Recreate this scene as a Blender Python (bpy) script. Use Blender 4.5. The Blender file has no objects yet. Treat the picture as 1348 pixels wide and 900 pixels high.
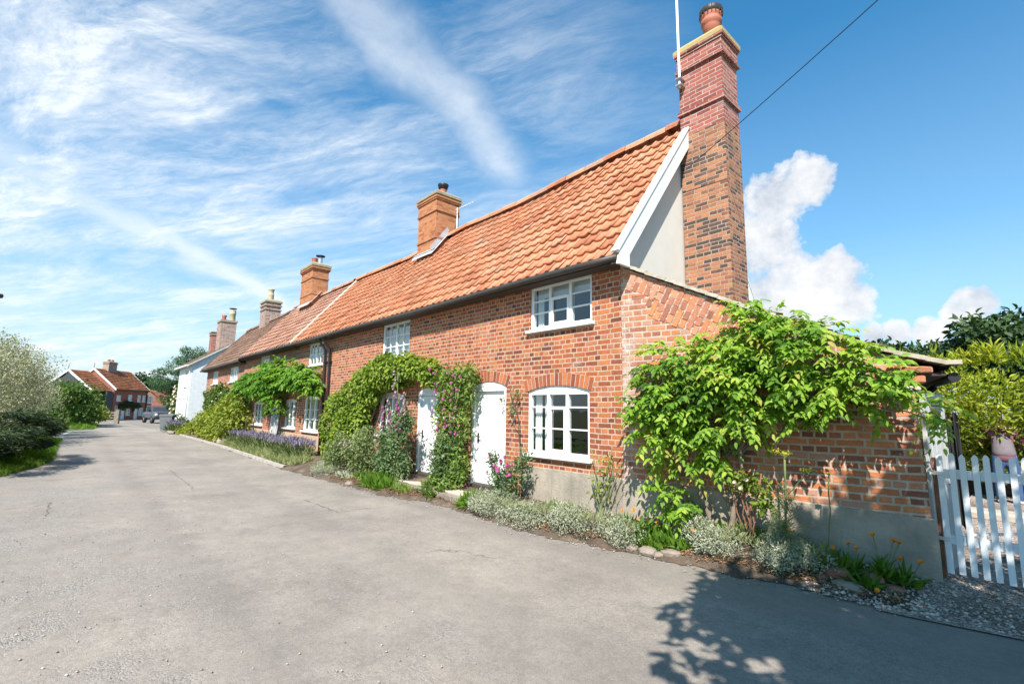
import bpy, bmesh, math, random
import numpy as np
from mathutils import Vector, Matrix
from mathutils.geometry import tessellate_polygon
R = math.radians
sc = bpy.context.scene
COL = sc.collection
random.seed(7)
RNG = np.random.default_rng(11)

# ------------------------------------------------------------------ tagging
def tag(o, label=None, cat=None, group=None, kind=None):
    if label: o['label'] = label
    if cat: o['category'] = cat
    if group: o['group'] = group
    if kind: o['kind'] = kind
    return o
def empty(name, loc=(0, 0, 0), rz=0, label=None, cat=None, group=None):
    o = bpy.data.objects.new(name, None); COL.objects.link(o)
    o.location = loc; o.rotation_euler = (0, 0, rz); o.empty_display_size = .2
    return tag(o, label, cat, group)
def link(name, me, mat=None, parent=None, loc=(0, 0, 0), rz=0):
    o = bpy.data.objects.new(name, me); COL.objects.link(o)
    o.location = loc; o.rotation_euler = (0, 0, rz)
    if mat is not None and len(me.materials) == 0:
        for m in (mat if isinstance(mat, (list, tuple)) else [mat]): me.materials.append(m)
    if parent is not None: o.parent = parent
    return o
def dup(root, loc=None, rz=None, label=None):
    c = root.copy(); COL.objects.link(c)
    if loc is not None: c.location = loc
    if rz is not None: c.rotation_euler = (0, 0, rz)
    if label: c['label'] = label
    for ch in root.children:
        d = ch.copy(); COL.objects.link(d); d.parent = c
        for g in ch.children:
            e = g.copy(); COL.objects.link(e); e.parent = d
    return c

# ------------------------------------------------------------------ mesh builder
class MB:
    def __init__(s): s.v = []; s.f = []; s.uv = []; s.mi = []; s.m = 0; s.sm = []
    def face(s, pts, uv=None, smooth=False):
        i = len(s.v); s.v += [tuple(p) for p in pts]
        s.f.append(tuple(range(i, i + len(pts)))); s.mi.append(s.m); s.sm.append(smooth)
        if uv is None:
            a = Vector(pts[1]) - Vector(pts[0]); b = Vector(pts[2]) - Vector(pts[0]); n = a.cross(b)
            ax, ay, az = abs(n.x), abs(n.y), abs(n.z)
            if az >= ax and az >= ay: uv = [(p[0], p[1]) for p in pts]
            elif ax >= ay: uv = [(p[1], p[2]) for p in pts]
            else: uv = [(p[0], p[2]) for p in pts]
        s.uv.append(uv)
    def box(s, x0, x1, y0, y1, z0, z1, M=None):
        c = [Vector((x, y, z)) for z in (z0, z1) for y in (y0, y1) for x in (x0, x1)]
        if M is not None: c = [M @ p for p in c]
        for q in ((0, 1, 3, 2), (4, 5, 7, 6), (0, 1, 5, 4), (2, 3, 7, 6), (0, 2, 6, 4), (1, 3, 7, 5)):
            s.face([c[k] for k in q])
        return s
    def bbox(s, x0, x1, y0, y1, z0, z1, b=.004):
        # box with chamfered vertical/front edges through bmesh bevel
        bm = bmesh.new(); bmesh.ops.create_cube(bm, size=1)
        for v in bm.verts: v.co = Vector(((x0 + x1) / 2 + v.co.x * (x1 - x0), (y0 + y1) / 2 + v.co.y * (y1 - y0), (z0 + z1) / 2 + v.co.z * (z1 - z0)))
        bmesh.ops.bevel(bm, geom=bm.edges[:], offset=b, segments=1, affect='EDGES')
        for f in bm.faces: s.face([v.co.copy() for v in f.verts])
        bm.free(); return s
    def prism(s, poly, axis, a, b):
        # poly in the plane normal to axis; 'x': (y,z)  'y': (x,z)  'z': (x,y)
        def P(p, t): return {'x': (t, p[0], p[1]), 'y': (p[0], t, p[1]), 'z': (p[0], p[1], t)}[axis]
        s.face([P(p, a) for p in poly]); s.face([P(p, b) for p in poly])
        for i in range(len(poly)):
            p, q = poly[i], poly[(i + 1) % len(poly)]
            s.face([P(p, a), P(q, a), P(q, b), P(p, b)])
        return s
    def tube(s, pts, r, n=8, cap=True):
        pts = [Vector(p) for p in pts]; rr = r if isinstance(r, (list, tuple)) else [r] * len(pts)
        rings = []
        for i, p in enumerate(pts):
            t = (pts[min(i + 1, len(pts) - 1)] - pts[max(i - 1, 0)]).normalized()
            a = t.cross(Vector((0, 0, 1)) if abs(t.z) < .9 else Vector((1, 0, 0))).normalized(); b = t.cross(a)
            rings.append([p + (a * math.cos(k * 2 * math.pi / n) + b * math.sin(k * 2 * math.pi / n)) * rr[i] for k in range(n)])
        for i in range(len(pts) - 1):
            for k in range(n):
                s.face([rings[i][k], rings[i][(k + 1) % n], rings[i + 1][(k + 1) % n], rings[i + 1][k]], smooth=True)
        if cap: s.face(rings[0]); s.face(rings[-1])
        return s
    def lathe(s, prof, c=(0, 0, 0), n=16, axis='z'):
        def P(r, h, k):
            x, y = r * math.cos(k * 2 * math.pi / n), r * math.sin(k * 2 * math.pi / n)
            q = {'z': (x, y, h), 'y': (x, h, y), 'x': (h, x, y)}[axis]
            return (c[0] + q[0], c[1] + q[1], c[2] + q[2])
        for (r0, h0), (r1, h1) in zip(prof[:-1], prof[1:]):
            for k in range(n):
                s.face([P(r0, h0, k), P(r0, h0, k + 1), P(r1, h1, k + 1), P(r1, h1, k)], smooth=True)
        return s
    def panel(s, outer, holes, mapf, depth):
        polys = [outer] + holes; flat = [p for q in polys for p in q]
        tris = tessellate_polygon([[Vector((p[0], p[1], 0)) for p in q] for q in polys])
        for t in tris: s.face([mapf(flat[i][0], flat[i][1], 0) for i in t], uv=[flat[i] for i in t])
        for h in holes:
            for i in range(len(h)):
                p, q = h[i], h[(i + 1) % len(h)]
                s.face([mapf(p[0], p[1], 0), mapf(q[0], q[1], 0), mapf(q[0], q[1], depth), mapf(p[0], p[1], depth)],
                       uv=[(p[0], p[1]), (q[0], q[1]), (q[0] + .1, q[1] + .02), (p[0] + .1, p[1] + .02)])
        return s
    def build(s, name, mat=None, parent=None, loc=(0, 0, 0), rz=0, merge=False):
        me = bpy.data.meshes.new(name); me.from_pydata(s.v, [], s.f)
        ul = me.uv_layers.new(name='UVMap')
        ul.data.foreach_set('uv', np.array([c for u in s.uv for c in u], dtype=np.float32).ravel())
        me.polygons.foreach_set('material_index', s.mi); me.polygons.foreach_set('use_smooth', s.sm)
        if merge or any(s.sm):
            bm = bmesh.new(); bm.from_mesh(me); bmesh.ops.remove_doubles(bm, verts=bm.verts, dist=1e-5); bm.to_mesh(me); bm.free()
        me.update()
        return link(name, me, mat, parent, loc, rz)

# ------------------------------------------------------------------ materials
def newmat(name):
    m = bpy.data.materials.new(name); m.use_nodes = True; nt = m.node_tree; nt.nodes.clear()
    out = nt.nodes.new('ShaderNodeOutputMaterial'); p = nt.nodes.new('ShaderNodeBsdfPrincipled')
    nt.links.new(p.outputs[0], out.inputs[0]); return m, nt, p, out
def N(nt, t, **k):
    n = nt.nodes.new('ShaderNode' + t)
    for a, b in k.items():
        if a in n.inputs: n.inputs[a].default_value = b
        else: setattr(n, a, b)
    return n
def ramp(nt, fac, stops, interp='LINEAR'):
    r = N(nt, 'ValToRGB'); e = r.color_ramp; e.interpolation = interp
    while len(e.elements) > 1: e.elements.remove(e.elements[0])
    e.elements[0].position = stops[0][0]; e.elements[0].color = (*stops[0][1], 1)
    for p, c in stops[1:]:
        x = e.elements.new(p); x.color = (*c, 1)
    if fac is not None: nt.links.new(fac, r.inputs[0])
    return r
def g(v): return (v, v, v)
def mixc(nt, fac, a, b, mode='MIX'):
    m = N(nt, 'MixRGB', blend_type=mode)
    for i, x in ((0, fac), (1, a), (2, b)):
        if hasattr(x, 'links'): nt.links.new(x, m.inputs[i])
        else: m.inputs[i].default_value = x if i == 0 else (*x, 1)
    return m.outputs[0]
def math_(nt, op, a, b=None, c=None, clamp=False):
    m = N(nt, 'Math', operation=op, use_clamp=clamp)
    for i, x in enumerate((a, b, c)):
        if x is None: continue
        if hasattr(x, 'links'): nt.links.new(x, m.inputs[i])
        else: m.inputs[i].default_value = x
    return m.outputs[0]
def noise(nt, vec, scale, detail=4, rough=.55, dist=0):
    n = N(nt, 'TexNoise', Scale=scale, Detail=detail, Roughness=rough, Distortion=dist)
    if vec is not None: nt.links.new(vec, n.inputs['Vector'])
    return n
def bump(nt, p, h, strength=.5, dist=.01, prev=None):
    b = N(nt, 'Bump', Strength=strength, Distance=dist); nt.links.new(h, b.inputs['Height'])
    if prev is not None: nt.links.new(prev, b.inputs['Normal'])
    if p is not None: nt.links.new(b.outputs[0], p.inputs['Normal'])
    return b.outputs[0]
def coords(nt, which='Object'):
    return N(nt, 'TexCoord').outputs[which]

def mat_plain(name, c1, c2=None, scale=3, rough=.7, bmp=.15, bscale=40, metallic=0, spec=.4, where='Object', streak=None):
    m, nt, p, o = newmat(name); c2 = c2 or tuple(x * .8 for x in c1)
    co = coords(nt, where)
    n = noise(nt, co, scale, 6, .65)
    col = ramp(nt, n.outputs[0], [(.28, c2), (.68, c1)]).outputs[0]
    if streak:
        mp = N(nt, 'Mapping'); mp.inputs['Scale'].default_value = (5, 5, .5); nt.links.new(co, mp.inputs[0])
        n3 = noise(nt, mp.outputs[0], 2.2, 5, .7)
        col = mixc(nt, ramp(nt, n3.outputs[0], [(.5, g(0)), (.72, g(.55))]).outputs[0], col, streak)
    nt.links.new(col, p.inputs['Base Color'])
    p.inputs['Roughness'].default_value = rough; p.inputs['Metallic'].default_value = metallic
    p.inputs['Specular IOR Level'].default_value = spec
    if bmp:
        n2 = noise(nt, co, bscale, 4); bump(nt, p, n2.outputs[0], bmp, .01)
    return m

def mat_brick(name, stops, mortar, w=.225, h=.073, ms=.011, squash=.5, stain=None, stain_thr=(.5, .7), stain_scale=1.2, wash=None, wash_fn=None, bmp=.7, seed=0, per_brick=0):
    m, nt, p, o = newmat(name)
    uv = coords(nt, 'UV'); obj = coords(nt, 'Object')
    mp = N(nt, 'Mapping'); nt.links.new(uv, mp.inputs[0]); mp.inputs['Location'].default_value = (seed * 3.37, seed * 1.71, 0)
    wob = noise(nt, mp.outputs[0], 2.5, 3); wob2 = noise(nt, mp.outputs[0], 30, 2)
    s1 = N(nt, 'VectorMath', operation='MULTIPLY_ADD'); nt.links.new(wob.outputs['Color'], s1.inputs[0]); s1.inputs[1].default_value = (.03, .03, 0); nt.links.new(mp.outputs[0], s1.inputs[2])
    s2 = N(nt, 'VectorMath', operation='MULTIPLY_ADD'); nt.links.new(wob2.outputs['Color'], s2.inputs[0]); s2.inputs[1].default_value = (.008, .008, 0); nt.links.new(s1.outputs[0], s2.inputs[2])
    b = N(nt, 'TexBrick', offset=.5, offset_frequency=2, squash=squash, squash_frequency=2)
    b.inputs['Scale'].default_value = 1; b.inputs['Brick Width'].default_value = w; b.inputs['Row Height'].default_value = h
    b.inputs['Mortar Size'].default_value = ms; b.inputs['Mortar Smooth'].default_value = .25
    b.inputs['Color1'].default_value = (0, 0, 0, 1); b.inputs['Color2'].default_value = (1, 1, 1, 1); b.inputs['Mortar'].default_value = (.5, .5, .5, 1)
    nt.links.new(s2.outputs[0], b.inputs['Vector'])
    big = noise(nt, obj, .9, 3)
    rnd = math_(nt, 'ADD', b.outputs['Color'], math_(nt, 'MULTIPLY', math_(nt, 'SUBTRACT', big.outputs[0], .5), .7))
    bc = ramp(nt, rnd, stops).outputs[0]
    fine = noise(nt, obj, 45, 5, .7)
    bc = mixc(nt, .45, bc, mixc(nt, 1, bc, ramp(nt, fine.outputs[0], [(.3, g(.45)), (.7, g(1.5))]).outputs[0], 'MULTIPLY'))
    mcn = noise(nt, obj, 6, 4)
    mc = ramp(nt, mcn.outputs[0], [(.35, tuple(x * .72 for x in mortar)), (.65, mortar)]).outputs[0]
    col = mixc(nt, b.outputs['Fac'], bc, mc)
    if stain:
        sn = noise(nt, obj, stain_scale, 7, .7, .4)
        sv = math_(nt, 'MULTIPLY_ADD', math_(nt, 'SUBTRACT', b.outputs['Color'], .5), -per_brick, sn.outputs[0])
        if per_brick: sv = math_(nt, 'SUBTRACT', sv, math_(nt, 'MULTIPLY', b.outputs['Fac'], .12))
        col = mixc(nt, ramp(nt, sv, [(stain_thr[0], g(0)), (stain_thr[1], g(.85))]).outputs[0], col, stain)
    if wash_fn:
        wf = wash_fn(nt, obj)
        wn = noise(nt, obj, 5, 8, .75, .5)
        f = math_(nt, 'MULTIPLY', wf, ramp(nt, wn.outputs[0], [(.42, g(0)), (.62, g(.9))]).outputs[0], clamp=True)
        wc = ramp(nt, fine.outputs[0], [(.3, tuple(x * .7 for x in wash)), (.6, wash)]).outputs[0]
        col = mixc(nt, f, col, wc)
    nt.links.new(col, p.inputs['Base Color']); p.inputs['Roughness'].default_value = .88; p.inputs['Specular IOR Level'].default_value = .2
    hgt = math_(nt, 'MULTIPLY_ADD', b.outputs['Fac'], -1.0, math_(nt, 'MULTIPLY', fine.outputs[0], .6))
    hgt = math_(nt, 'ADD', hgt, math_(nt, 'MULTIPLY', b.outputs['Color'], .35))
    bump(nt, p, hgt, bmp, .012)
    return m

def mat_tile(name, stops, moss=None, moss_thr=(.55, .7)):
    m, nt, p, o = newmat(name)
    uv = coords(nt, 'UV'); obj = coords(nt, 'Object')
    fl = N(nt, 'VectorMath', operation='FLOOR'); nt.links.new(uv, fl.inputs[0])
    wn = N(nt, 'TexWhiteNoise', noise_dimensions='2D'); nt.links.new(fl.outputs[0], wn.inputs['Vector'])
    big = noise(nt, obj, .8, 4)
    rnd = math_(nt, 'ADD', wn.outputs['Value'], math_(nt, 'MULTIPLY', math_(nt, 'SUBTRACT', big.outputs[0], .5), .9))
    c = ramp(nt, rnd, stops).outputs[0]
    fine = noise(nt, obj, 22, 6, .7)
    c = mixc(nt, .5, c, mixc(nt, 1, c, ramp(nt, fine.outputs[0], [(.3, g(.5)), (.7, g(1.4))]).outputs[0], 'MULTIPLY'))
    if moss:
        sn = noise(nt, obj, 2.6, 8, .75, .3)
        c = mixc(nt, ramp(nt, sn.outputs[0], [(moss_thr[0], g(0)), (moss_thr[1], g(.8))]).outputs[0], c, moss)
    nt.links.new(c, p.inputs['Base Color']); p.inputs['Roughness'].default_value = .8; p.inputs['Specular IOR Level'].default_value = .25
    bump(nt, p, fine.outputs[0], .3, .01)
    return m

def mat_leaf(name, stops, trans=.35, rough=.58, spec=.32):
    m, nt, p, o = newmat(name)
    a = N(nt, 'Attribute', attribute_name='rnd')
    c = ramp(nt, a.outputs['Fac'], stops).outputs[0]
    nt.links.new(c, p.inputs['Base Color']); p.inputs['Roughness'].default_value = rough; p.inputs['Specular IOR Level'].default_value = spec
    t = N(nt, 'BsdfTranslucent')
    tc = mixc(nt, 1, c, (1.25, 1.3, .55), 'MULTIPLY'); nt.links.new(tc, t.inputs[0])
    mx = N(nt, 'MixShader'); mx.inputs[0].default_value = trans
    nt.links.new(p.outputs[0], mx.inputs[1]); nt.links.new(t.outputs[0], mx.inputs[2]); nt.links.new(mx.outputs[0], o.inputs[0])
    return m

def mat_glass(name, tint=(.85, .9, .9), refl=1.0):
    m, nt, p, o = newmat(name); nt.nodes.remove(p)
    lw = N(nt, 'LayerWeight', Blend=.5); gl = N(nt, 'BsdfGlossy', Roughness=.02); tr = N(nt, 'BsdfTransparent')
    tr.inputs[0].default_value = (*tint, 1); gl.inputs[0].default_value = (1, 1, 1, 1)
    nz = noise(nt, coords(nt), 3.5, 2); b = N(nt, 'Bump', Strength=.06, Distance=.02); nt.links.new(nz.outputs[0], b.inputs['Height'])
    nt.links.new(b.outputs[0], gl.inputs['Normal'])
    f = math_(nt, 'MULTIPLY_ADD', math_(nt, 'POWER', lw.outputs['Facing'], 4.0), .9, .11 * refl, clamp=True)
    mx = N(nt, 'MixShader'); nt.links.new(f, mx.inputs[0]); nt.links.new(tr.outputs[0], mx.inputs[1]); nt.links.new(gl.outputs[0], mx.inputs[2])
    nt.links.new(mx.outputs[0], o.inputs[0]); return m

OR = [(0, (.14, .055, .04)), (.1, (.22, .068, .04)), (.32, (.3, .085, .041)), (.62, (.38, .113, .047)), (.86, (.46, .16, .062)), (1, (.36, .145, .09))]
M = {}
M['brick'] = mat_brick('cottage_brick', OR, (.54, .37, .265), ms=.0105, stain=(.56, .42, .33), stain_thr=(.6, .82), stain_scale=1.1)
M['brick_b'] = mat_brick('middle_cottage_brick', OR, (.54, .38, .28), seed=2)
M['brick_c'] = mat_brick('end_cottage_brick', [(0, (.17, .06, .04)), (.4, (.38, .11, .05)), (1, (.5, .17, .08))], (.5, .38, .3), seed=4)
def wash_leanto(nt, obj):
    s = N(nt, 'SeparateXYZ'); nt.links.new(obj, s.inputs[0])
    joint = ramp(nt, s.outputs[0], [(0, g(1)), (.13, g(.9)), (.22, g(.08)), (1, g(0))]).outputs[0]
    # distance below the sloping verge
    d = math_(nt, 'SUBTRACT', math_(nt, 'MULTIPLY_ADD', s.outputs[0], -.485, 3.66), s.outputs[2])
    top = ramp(nt, d, [(0, g(.75)), (.22, g(.55)), (.5, g(.3)), (.75, g(0))]).outputs[0]
    return math_(nt, 'MAXIMUM', joint, top)
M['brick_lean'] = mat_brick('outbuilding_brick', [(0, (.2, .08, .055)), (.25, (.36, .13, .075)), (.55, (.46, .16, .07)), (.8, (.53, .2, .09)), (1, (.42, .22, .16))], (.52, .39, .3), w=.25, h=.077, ms=.013, squash=.5, wash=(.55, .49, .44), wash_fn=wash_leanto, seed=1)
M['tumbled'] = None
M['chim_old'] = mat_brick('chimney_old_brick', [(0, (.1, .055, .042)), (.3, (.25, .105, .062)), (.6, (.34, .14, .075)), (1, (.44, .19, .095))], (.42, .31, .235), w=.21, h=.064, ms=.008, squash=.6, stain=(.075, .06, .055), stain_thr=(.5, .62), stain_scale=1.5, per_brick=.3, seed=3)
M['chim_red'] = mat_brick('chimney_red_brick', [(0, (.2, .06, .05)), (.4, (.31, .085, .065)), (.8, (.38, .11, .08)), (1, (.42, .17, .13))], (.5, .4, .34), w=.23, h=.07, ms=.008, squash=1, stain=(.33, .26, .22), stain_thr=(.52, .8), stain_scale=1.7, seed=5)
M['chim_or'] = mat_brick('chimney_orange_brick', [(0, (.3, .1, .05)), (.4, (.46, .17, .07)), (1, (.5, .22, .11))], (.42, .25, .15), w=.23, h=.07, ms=.006, squash=.6, stain=(.2, .13, .1), stain_thr=(.58, .75), stain_scale=2, seed=6)
M['chim_grey'] = mat_brick('chimney_weathered_brick', [(0, (.17, .07, .05)), (.4, (.32, .14, .1)), (1, (.45, .26, .2))], (.5, .44, .38), w=.24, h=.075, ms=.012, squash=.6, stain=(.34, .3, .27), stain_thr=(.45, .7), stain_scale=2.5, seed=8)
M['white_brick'] = mat_brick('whitewashed_brick', [(0, (.66, .68, .7)), (1, (.74, .75, .75))], (.64, .66, .68), bmp=.6, seed=9)
M['far_brick'] = mat_brick('far_house_brick', [(0, (.22, .055, .04)), (1, (.36, .1, .06))], (.35, .2, .15), seed=10)
T_OR = [(0, (.38, .14, .072)), (.12, (.49, .188, .097)), (.45, (.55, .222, .118)), (.8, (.58, .25, .138)), (.94, (.58, .28, .165)), (1, (.43, .235, .15))]
M['tile'] = mat_tile('orange_pantile', T_OR, (.27, .19, .13), (.53, .74))
M['tile_b'] = mat_tile('pink_pantile', [(0, (.33, .155, .105)), (.5, (.46, .23, .155)), (1, (.5, .3, .22))], (.3, .2, .15), (.55, .75))
M['tile_c'] = mat_tile('brown_pantile', [(0, (.15, .085, .062)), (.5, (.23, .13, .092)), (1, (.3, .18, .125))], (.2, .15, .11), (.5, .7))
M['tile_far'] = mat_tile('far_pantile', [(0, (.33, .11, .055)), (.6, (.46, .16, .075)), (1, (.5, .2, .1))], (.12, .085, .04), (.5, .62))
M['tile_grey'] = mat_plain('weathered_flat_tile', (.5, .44, .36), (.3, .26, .2), 9, .9, .5, 60)
M['mortar'] = mat_plain('lime_mortar', (.5, .43, .36), (.36, .3, .25), 6, .95, .4, 50)
M['lead'] = mat_plain('lead_flashing', (.45, .45, .46), (.34, .34, .36), 5, .6, .2, 20)
M['render'] = mat_plain('cream_render', (.62, .59, .53), (.56, .535, .48), 2, .9, .2, 120)
M['cement'] = mat_plain('cement_plinth', (.42, .35, .28), (.22, .19, .15), 2.6, .95, .8, 45, streak=(.22, .2, .16))
M['buff'] = mat_plain('buff_painted_plinth', (.5, .35, .23), (.43, .3, .2), 2, .9, .2, 80)
M['white'] = mat_plain('white_gloss_paint', (.78, .78, .76), (.7, .7, .67), 5, .45, .1, 30, streak=(.6, .59, .55))
M['whitedoor'] = mat_plain('white_door_paint', (.78, .78, .77), (.72, .72, .7), 3, .5, .1, 30, streak=(.64, .63, .6))
M['whitewall'] = mat_plain('white_wall_paint', (.78, .78, .77), (.72, .72, .71), 3, .85, .2, 60)
M['gatewhite'] = mat_plain('white_gate_paint', (.78, .79, .8), (.7, .71, .72), 8, .5, .15, 40)
M['black'] = mat_plain('black_plastic', (.025, .024, .024), (.018, .018, .018), 5, .45, .05)
M['gutter'] = mat_plain('black_gutter', (.035, .03, .028), (.06, .05, .042), 6, .5, .1)
M['darkwood'] = mat_plain('dark_timber', (.07, .05, .04), (.045, .035, .03), 8, .8, .4, 50)
M['redwood'] = mat_plain('red_brown_timber', (.26, .12, .07), (.18, .08, .05), 8, .8, .4, 50)
M['greywood'] = mat_plain('grey_painted_boards', (.5, .49, .47), (.4, .39, .37), 4, .7, .2, 40)
M['pot'] = mat_plain('terracotta_pot', (.45, .15, .09), (.36, .11, .07), 5, .7, .2)
M['buffpot'] = mat_plain('buff_chimney_pot', (.5, .42, .28), (.36, .28, .18), 6, .8, .2)
M['lichen'] = mat_plain('lichen_cap', (.46, .31, .06), (.33, .29, .22), 13, .95, .6, 40)
M['lichen2'] = mat_plain('grey_lichen_cap', (.34, .3, .2), (.22, .19, .13), 9, .95, .6, 40)
M['metal'] = mat_plain('galvanised_metal', (.62, .63, .64), (.5, .5, .52), 10, .4, .05, metallic=.8)
M['whitemetal'] = mat_plain('white_mast', (.75, .76, .77), (.66, .67, .68), 10, .4, .05)
M['glass'] = mat_glass('window_glass')
M['glass_far'] = mat_glass('far_window_glass', refl=1.5)
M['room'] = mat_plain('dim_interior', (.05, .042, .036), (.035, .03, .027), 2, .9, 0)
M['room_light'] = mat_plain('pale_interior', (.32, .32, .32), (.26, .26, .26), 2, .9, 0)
M['curtain'] = mat_plain('white_curtain', (.75, .75, .73), (.68, .68, .66), 5, .9, .2, 30)
M['blind'] = mat_plain('pale_blind', (.62, .66, .66), (.56, .6, .6), 5, .9, .1, 30)
M['net'] = mat_plain('net_curtain', (.5, .52, .53), (.42, .44, .45), 4, .9, .2, 60)
M['stone'] = mat_plain('edging_stone', (.28, .225, .18), (.15, .125, .1), 5, .9, .6, 25)
M['redstone'] = mat_plain('broken_red_brick', (.3, .13, .09), (.17, .08, .06), 6, .9, .6, 25)
M['concrete'] = mat_plain('worn_concrete', (.48, .41, .34), (.34, .28, .22), 3, .95, .5, 60)
M['kerb'] = mat_plain('pale_kerb', (.44, .39, .34), (.3, .265, .23), 4, .9, .3, 40)
M['roadpaint'] = mat_plain('worn_road_paint', (.6, .58, .55), (.4, .38, .36), 12, .8, .2, 60)
M['crack'] = mat_plain('dark_crack_fill', (.11, .098, .088), (.08, .07, .062), 20, .95, 0)
M['soil'] = mat_plain('bed_soil', (.15, .1, .07), (.07, .048, .035), 6, 1, .9, 40)
M['bark'] = mat_plain('grey_bark', (.26, .2, .15), (.13, .1, .075), 9, .95, .8, 30)
M['darkbark'] = mat_plain('dark_bark', (.09, .065, .05), (.05, .038, .03), 9, .95, .8, 30)
M['greenstem'] = mat_plain('green_stem', (.16, .2, .07), (.1, .13, .05), 9, .7, .1)
M['binplastic'] = mat_plain('grey_bin_plastic', (.17, .18, .19), (.14, .15, .16), 6, .5, .1)
M['car'] = mat_plain('silver_blue_car_paint', (.2, .22, .26), (.18, .2, .24), 3, .25, 0, metallic=.5)
M['rubber'] = mat_plain('tyre_rubber', (.02, .02, .02), (.015, .015, .015), 9, .8, .1)
M['headlight'] = mat_plain('headlamp_glass', (.7, .72, .74), (.6, .62, .64), 9, .15, 0)
M['denim'] = mat_plain('blue_denim', (.05, .1, .22), (.035, .07, .16), 20, .9, .3, 200)
M['maroon'] = mat_plain('maroon_wool', (.2, .08, .1), (.15, .06, .08), 20, .9, .3, 100)
M['greycloth'] = mat_plain('grey_cloth', (.17, .14, .16), (.13, .11, .12), 20, .9, .3, 100)
M['skin'] = mat_plain('skin', (.55, .33, .24), (.5, .29, .21), 6, .5, .05)
M['hair'] = mat_plain('brown_hair', (.09, .055, .03), (.06, .035, .02), 20, .6, .3, 100)
M['shoe'] = mat_plain('pale_shoe', (.6, .57, .52), (.5, .47, .42), 9, .7, .1)
M['blackboard'] = mat_plain('black_weatherboard', (.055, .06, .07), (.04, .043, .05), 5, .7, .2)

# per-island bricks (arches, tumbled brickwork)
def mat_islands(name, stops):
    m, nt, p, o = newmat(name); gm = N(nt, 'NewGeometry')
    c = ramp(nt, gm.outputs['Random Per Island'], stops).outputs[0]
    fine = noise(nt, coords(nt), 40, 5, .7)
    c = mixc(nt, .5, c, mixc(nt, 1, c, ramp(nt, fine.outputs[0], [(.3, g(.5)), (.7, g(1.4))]).outputs[0], 'MULTIPLY'))
    nt.links.new(c, p.inputs['Base Color']); p.inputs['Roughness'].default_value = .88; p.inputs['Specular IOR Level'].default_value = .2
    bump(nt, p, fine.outputs[0], .5, .01); return m
M['arch'] = mat_islands('arch_bricks', OR[1:])
M['tumbled'] = mat_islands('tumbled_bricks', [(0, (.25, .1, .065)), (.35, (.4, .17, .11)), (.7, (.54, .21, .09)), (1, (.5, .27, .2))])

# leaves
def L3(a, b, c): return [(0, a), (.5, b), (1, c)]
M['l_wist'] = mat_leaf('wisteria_leaf', [(0, (.05, .12, .014)), (.45, (.18, .33, .03)), (.8, (.32, .46, .055)), (.97, (.42, .5, .09)), (1, (.42, .36, .08))], .45)
M['l_wist2'] = mat_leaf('deep_wisteria_leaf', L3((.045, .12, .014), (.115, .25, .025), (.25, .38, .05)), .42)
M['l_hyd'] = mat_leaf('climbing_hydrangea_leaf', L3((.075, .13, .016), (.18, .26, .03), (.32, .38, .06)), .38)
M['l_creep'] = mat_leaf('yellow_green_creeper_leaf', L3((.08, .12, .016), (.22, .27, .035), (.38, .38, .065)), .38)
M['l_honey'] = mat_leaf('honeysuckle_leaf', L3((.07, .13, .025), (.17, .26, .05), (.3, .36, .09)), .36)
M['l_shrub'] = mat_leaf('grey_green_shrub_leaf', L3((.07, .12, .04), (.18, .23, .08), (.34, .36, .2)), .3)
M['l_pea'] = mat_leaf('blue_green_leaf', L3((.06, .11, .04), (.12, .19, .075), (.19, .26, .12)), .3)
M['l_grass'] = mat_leaf('grass_blade', L3((.07, .15, .014), (.14, .26, .025), (.24, .34, .045)), .45)
M['l_drygrass'] = mat_leaf('pale_grass_blade', L3((.2, .25, .09), (.34, .37, .17), (.48, .47, .27)), .4)
M['l_silver'] = mat_leaf('silver_leaf', L3((.2, .22, .15), (.34, .36, .26), (.47, .47, .36)), .2, .7, .2)
M['l_cot'] = mat_leaf('silver_shrub_leaf', L3((.16, .17, .1), (.4, .39, .28), (.66, .61, .49)), .32, .6, .3)
M['l_jun'] = mat_leaf('juniper_needle', L3((.018, .035, .016), (.035, .06, .025), (.09, .12, .035)), .2)
M['l_pine'] = mat_leaf('pine_needle', L3((.035, .085, .045), (.075, .15, .07), (.16, .25, .1)), .3)
M['l_dark'] = mat_leaf('dark_tree_leaf', L3((.02, .045, .018), (.045, .085, .03), (.09, .14, .045)), .3)
M['l_gold'] = mat_leaf('golden_conifer_leaf', L3((.12, .18, .02), (.3, .35, .032), (.56, .53, .06)), .4)
M['l_green'] = mat_leaf('hedge_leaf', L3((.04, .085, .02), (.09, .155, .03), (.17, .24, .05)), .35)
M['l_lav'] = mat_leaf('lavender_flower', L3((.14, .12, .18), (.22, .19, .28), (.32, .28, .37)), .3, .8, .2)
M['l_dry'] = mat_leaf('dry_leaf_litter', L3((.1, .06, .035), (.22, .13, .07), (.4, .22, .1)), .15, .8, .2)
M['f_pink'] = mat_leaf('pink_petal', L3((.36, .05, .2), (.5, .1, .32), (.6, .22, .46)), .35)
M['f_mauve'] = mat_leaf('mauve_petal', L3((.4, .2, .36), (.5, .3, .45), (.6, .45, .55)), .35)
M['f_orange'] = mat_leaf('orange_petal', L3((.7, .2, .01), (.8, .27, .012), (.85, .4, .02)), .3)
M['f_white'] = mat_leaf('blush_petal', L3((.6, .42, .36), (.7, .58, .5), (.75, .68, .6)), .3)
M['f_yellow'] = mat_leaf('yellow_petal', L3((.5, .42, .03), (.6, .52, .05), (.65, .58, .1)), .3)

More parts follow.
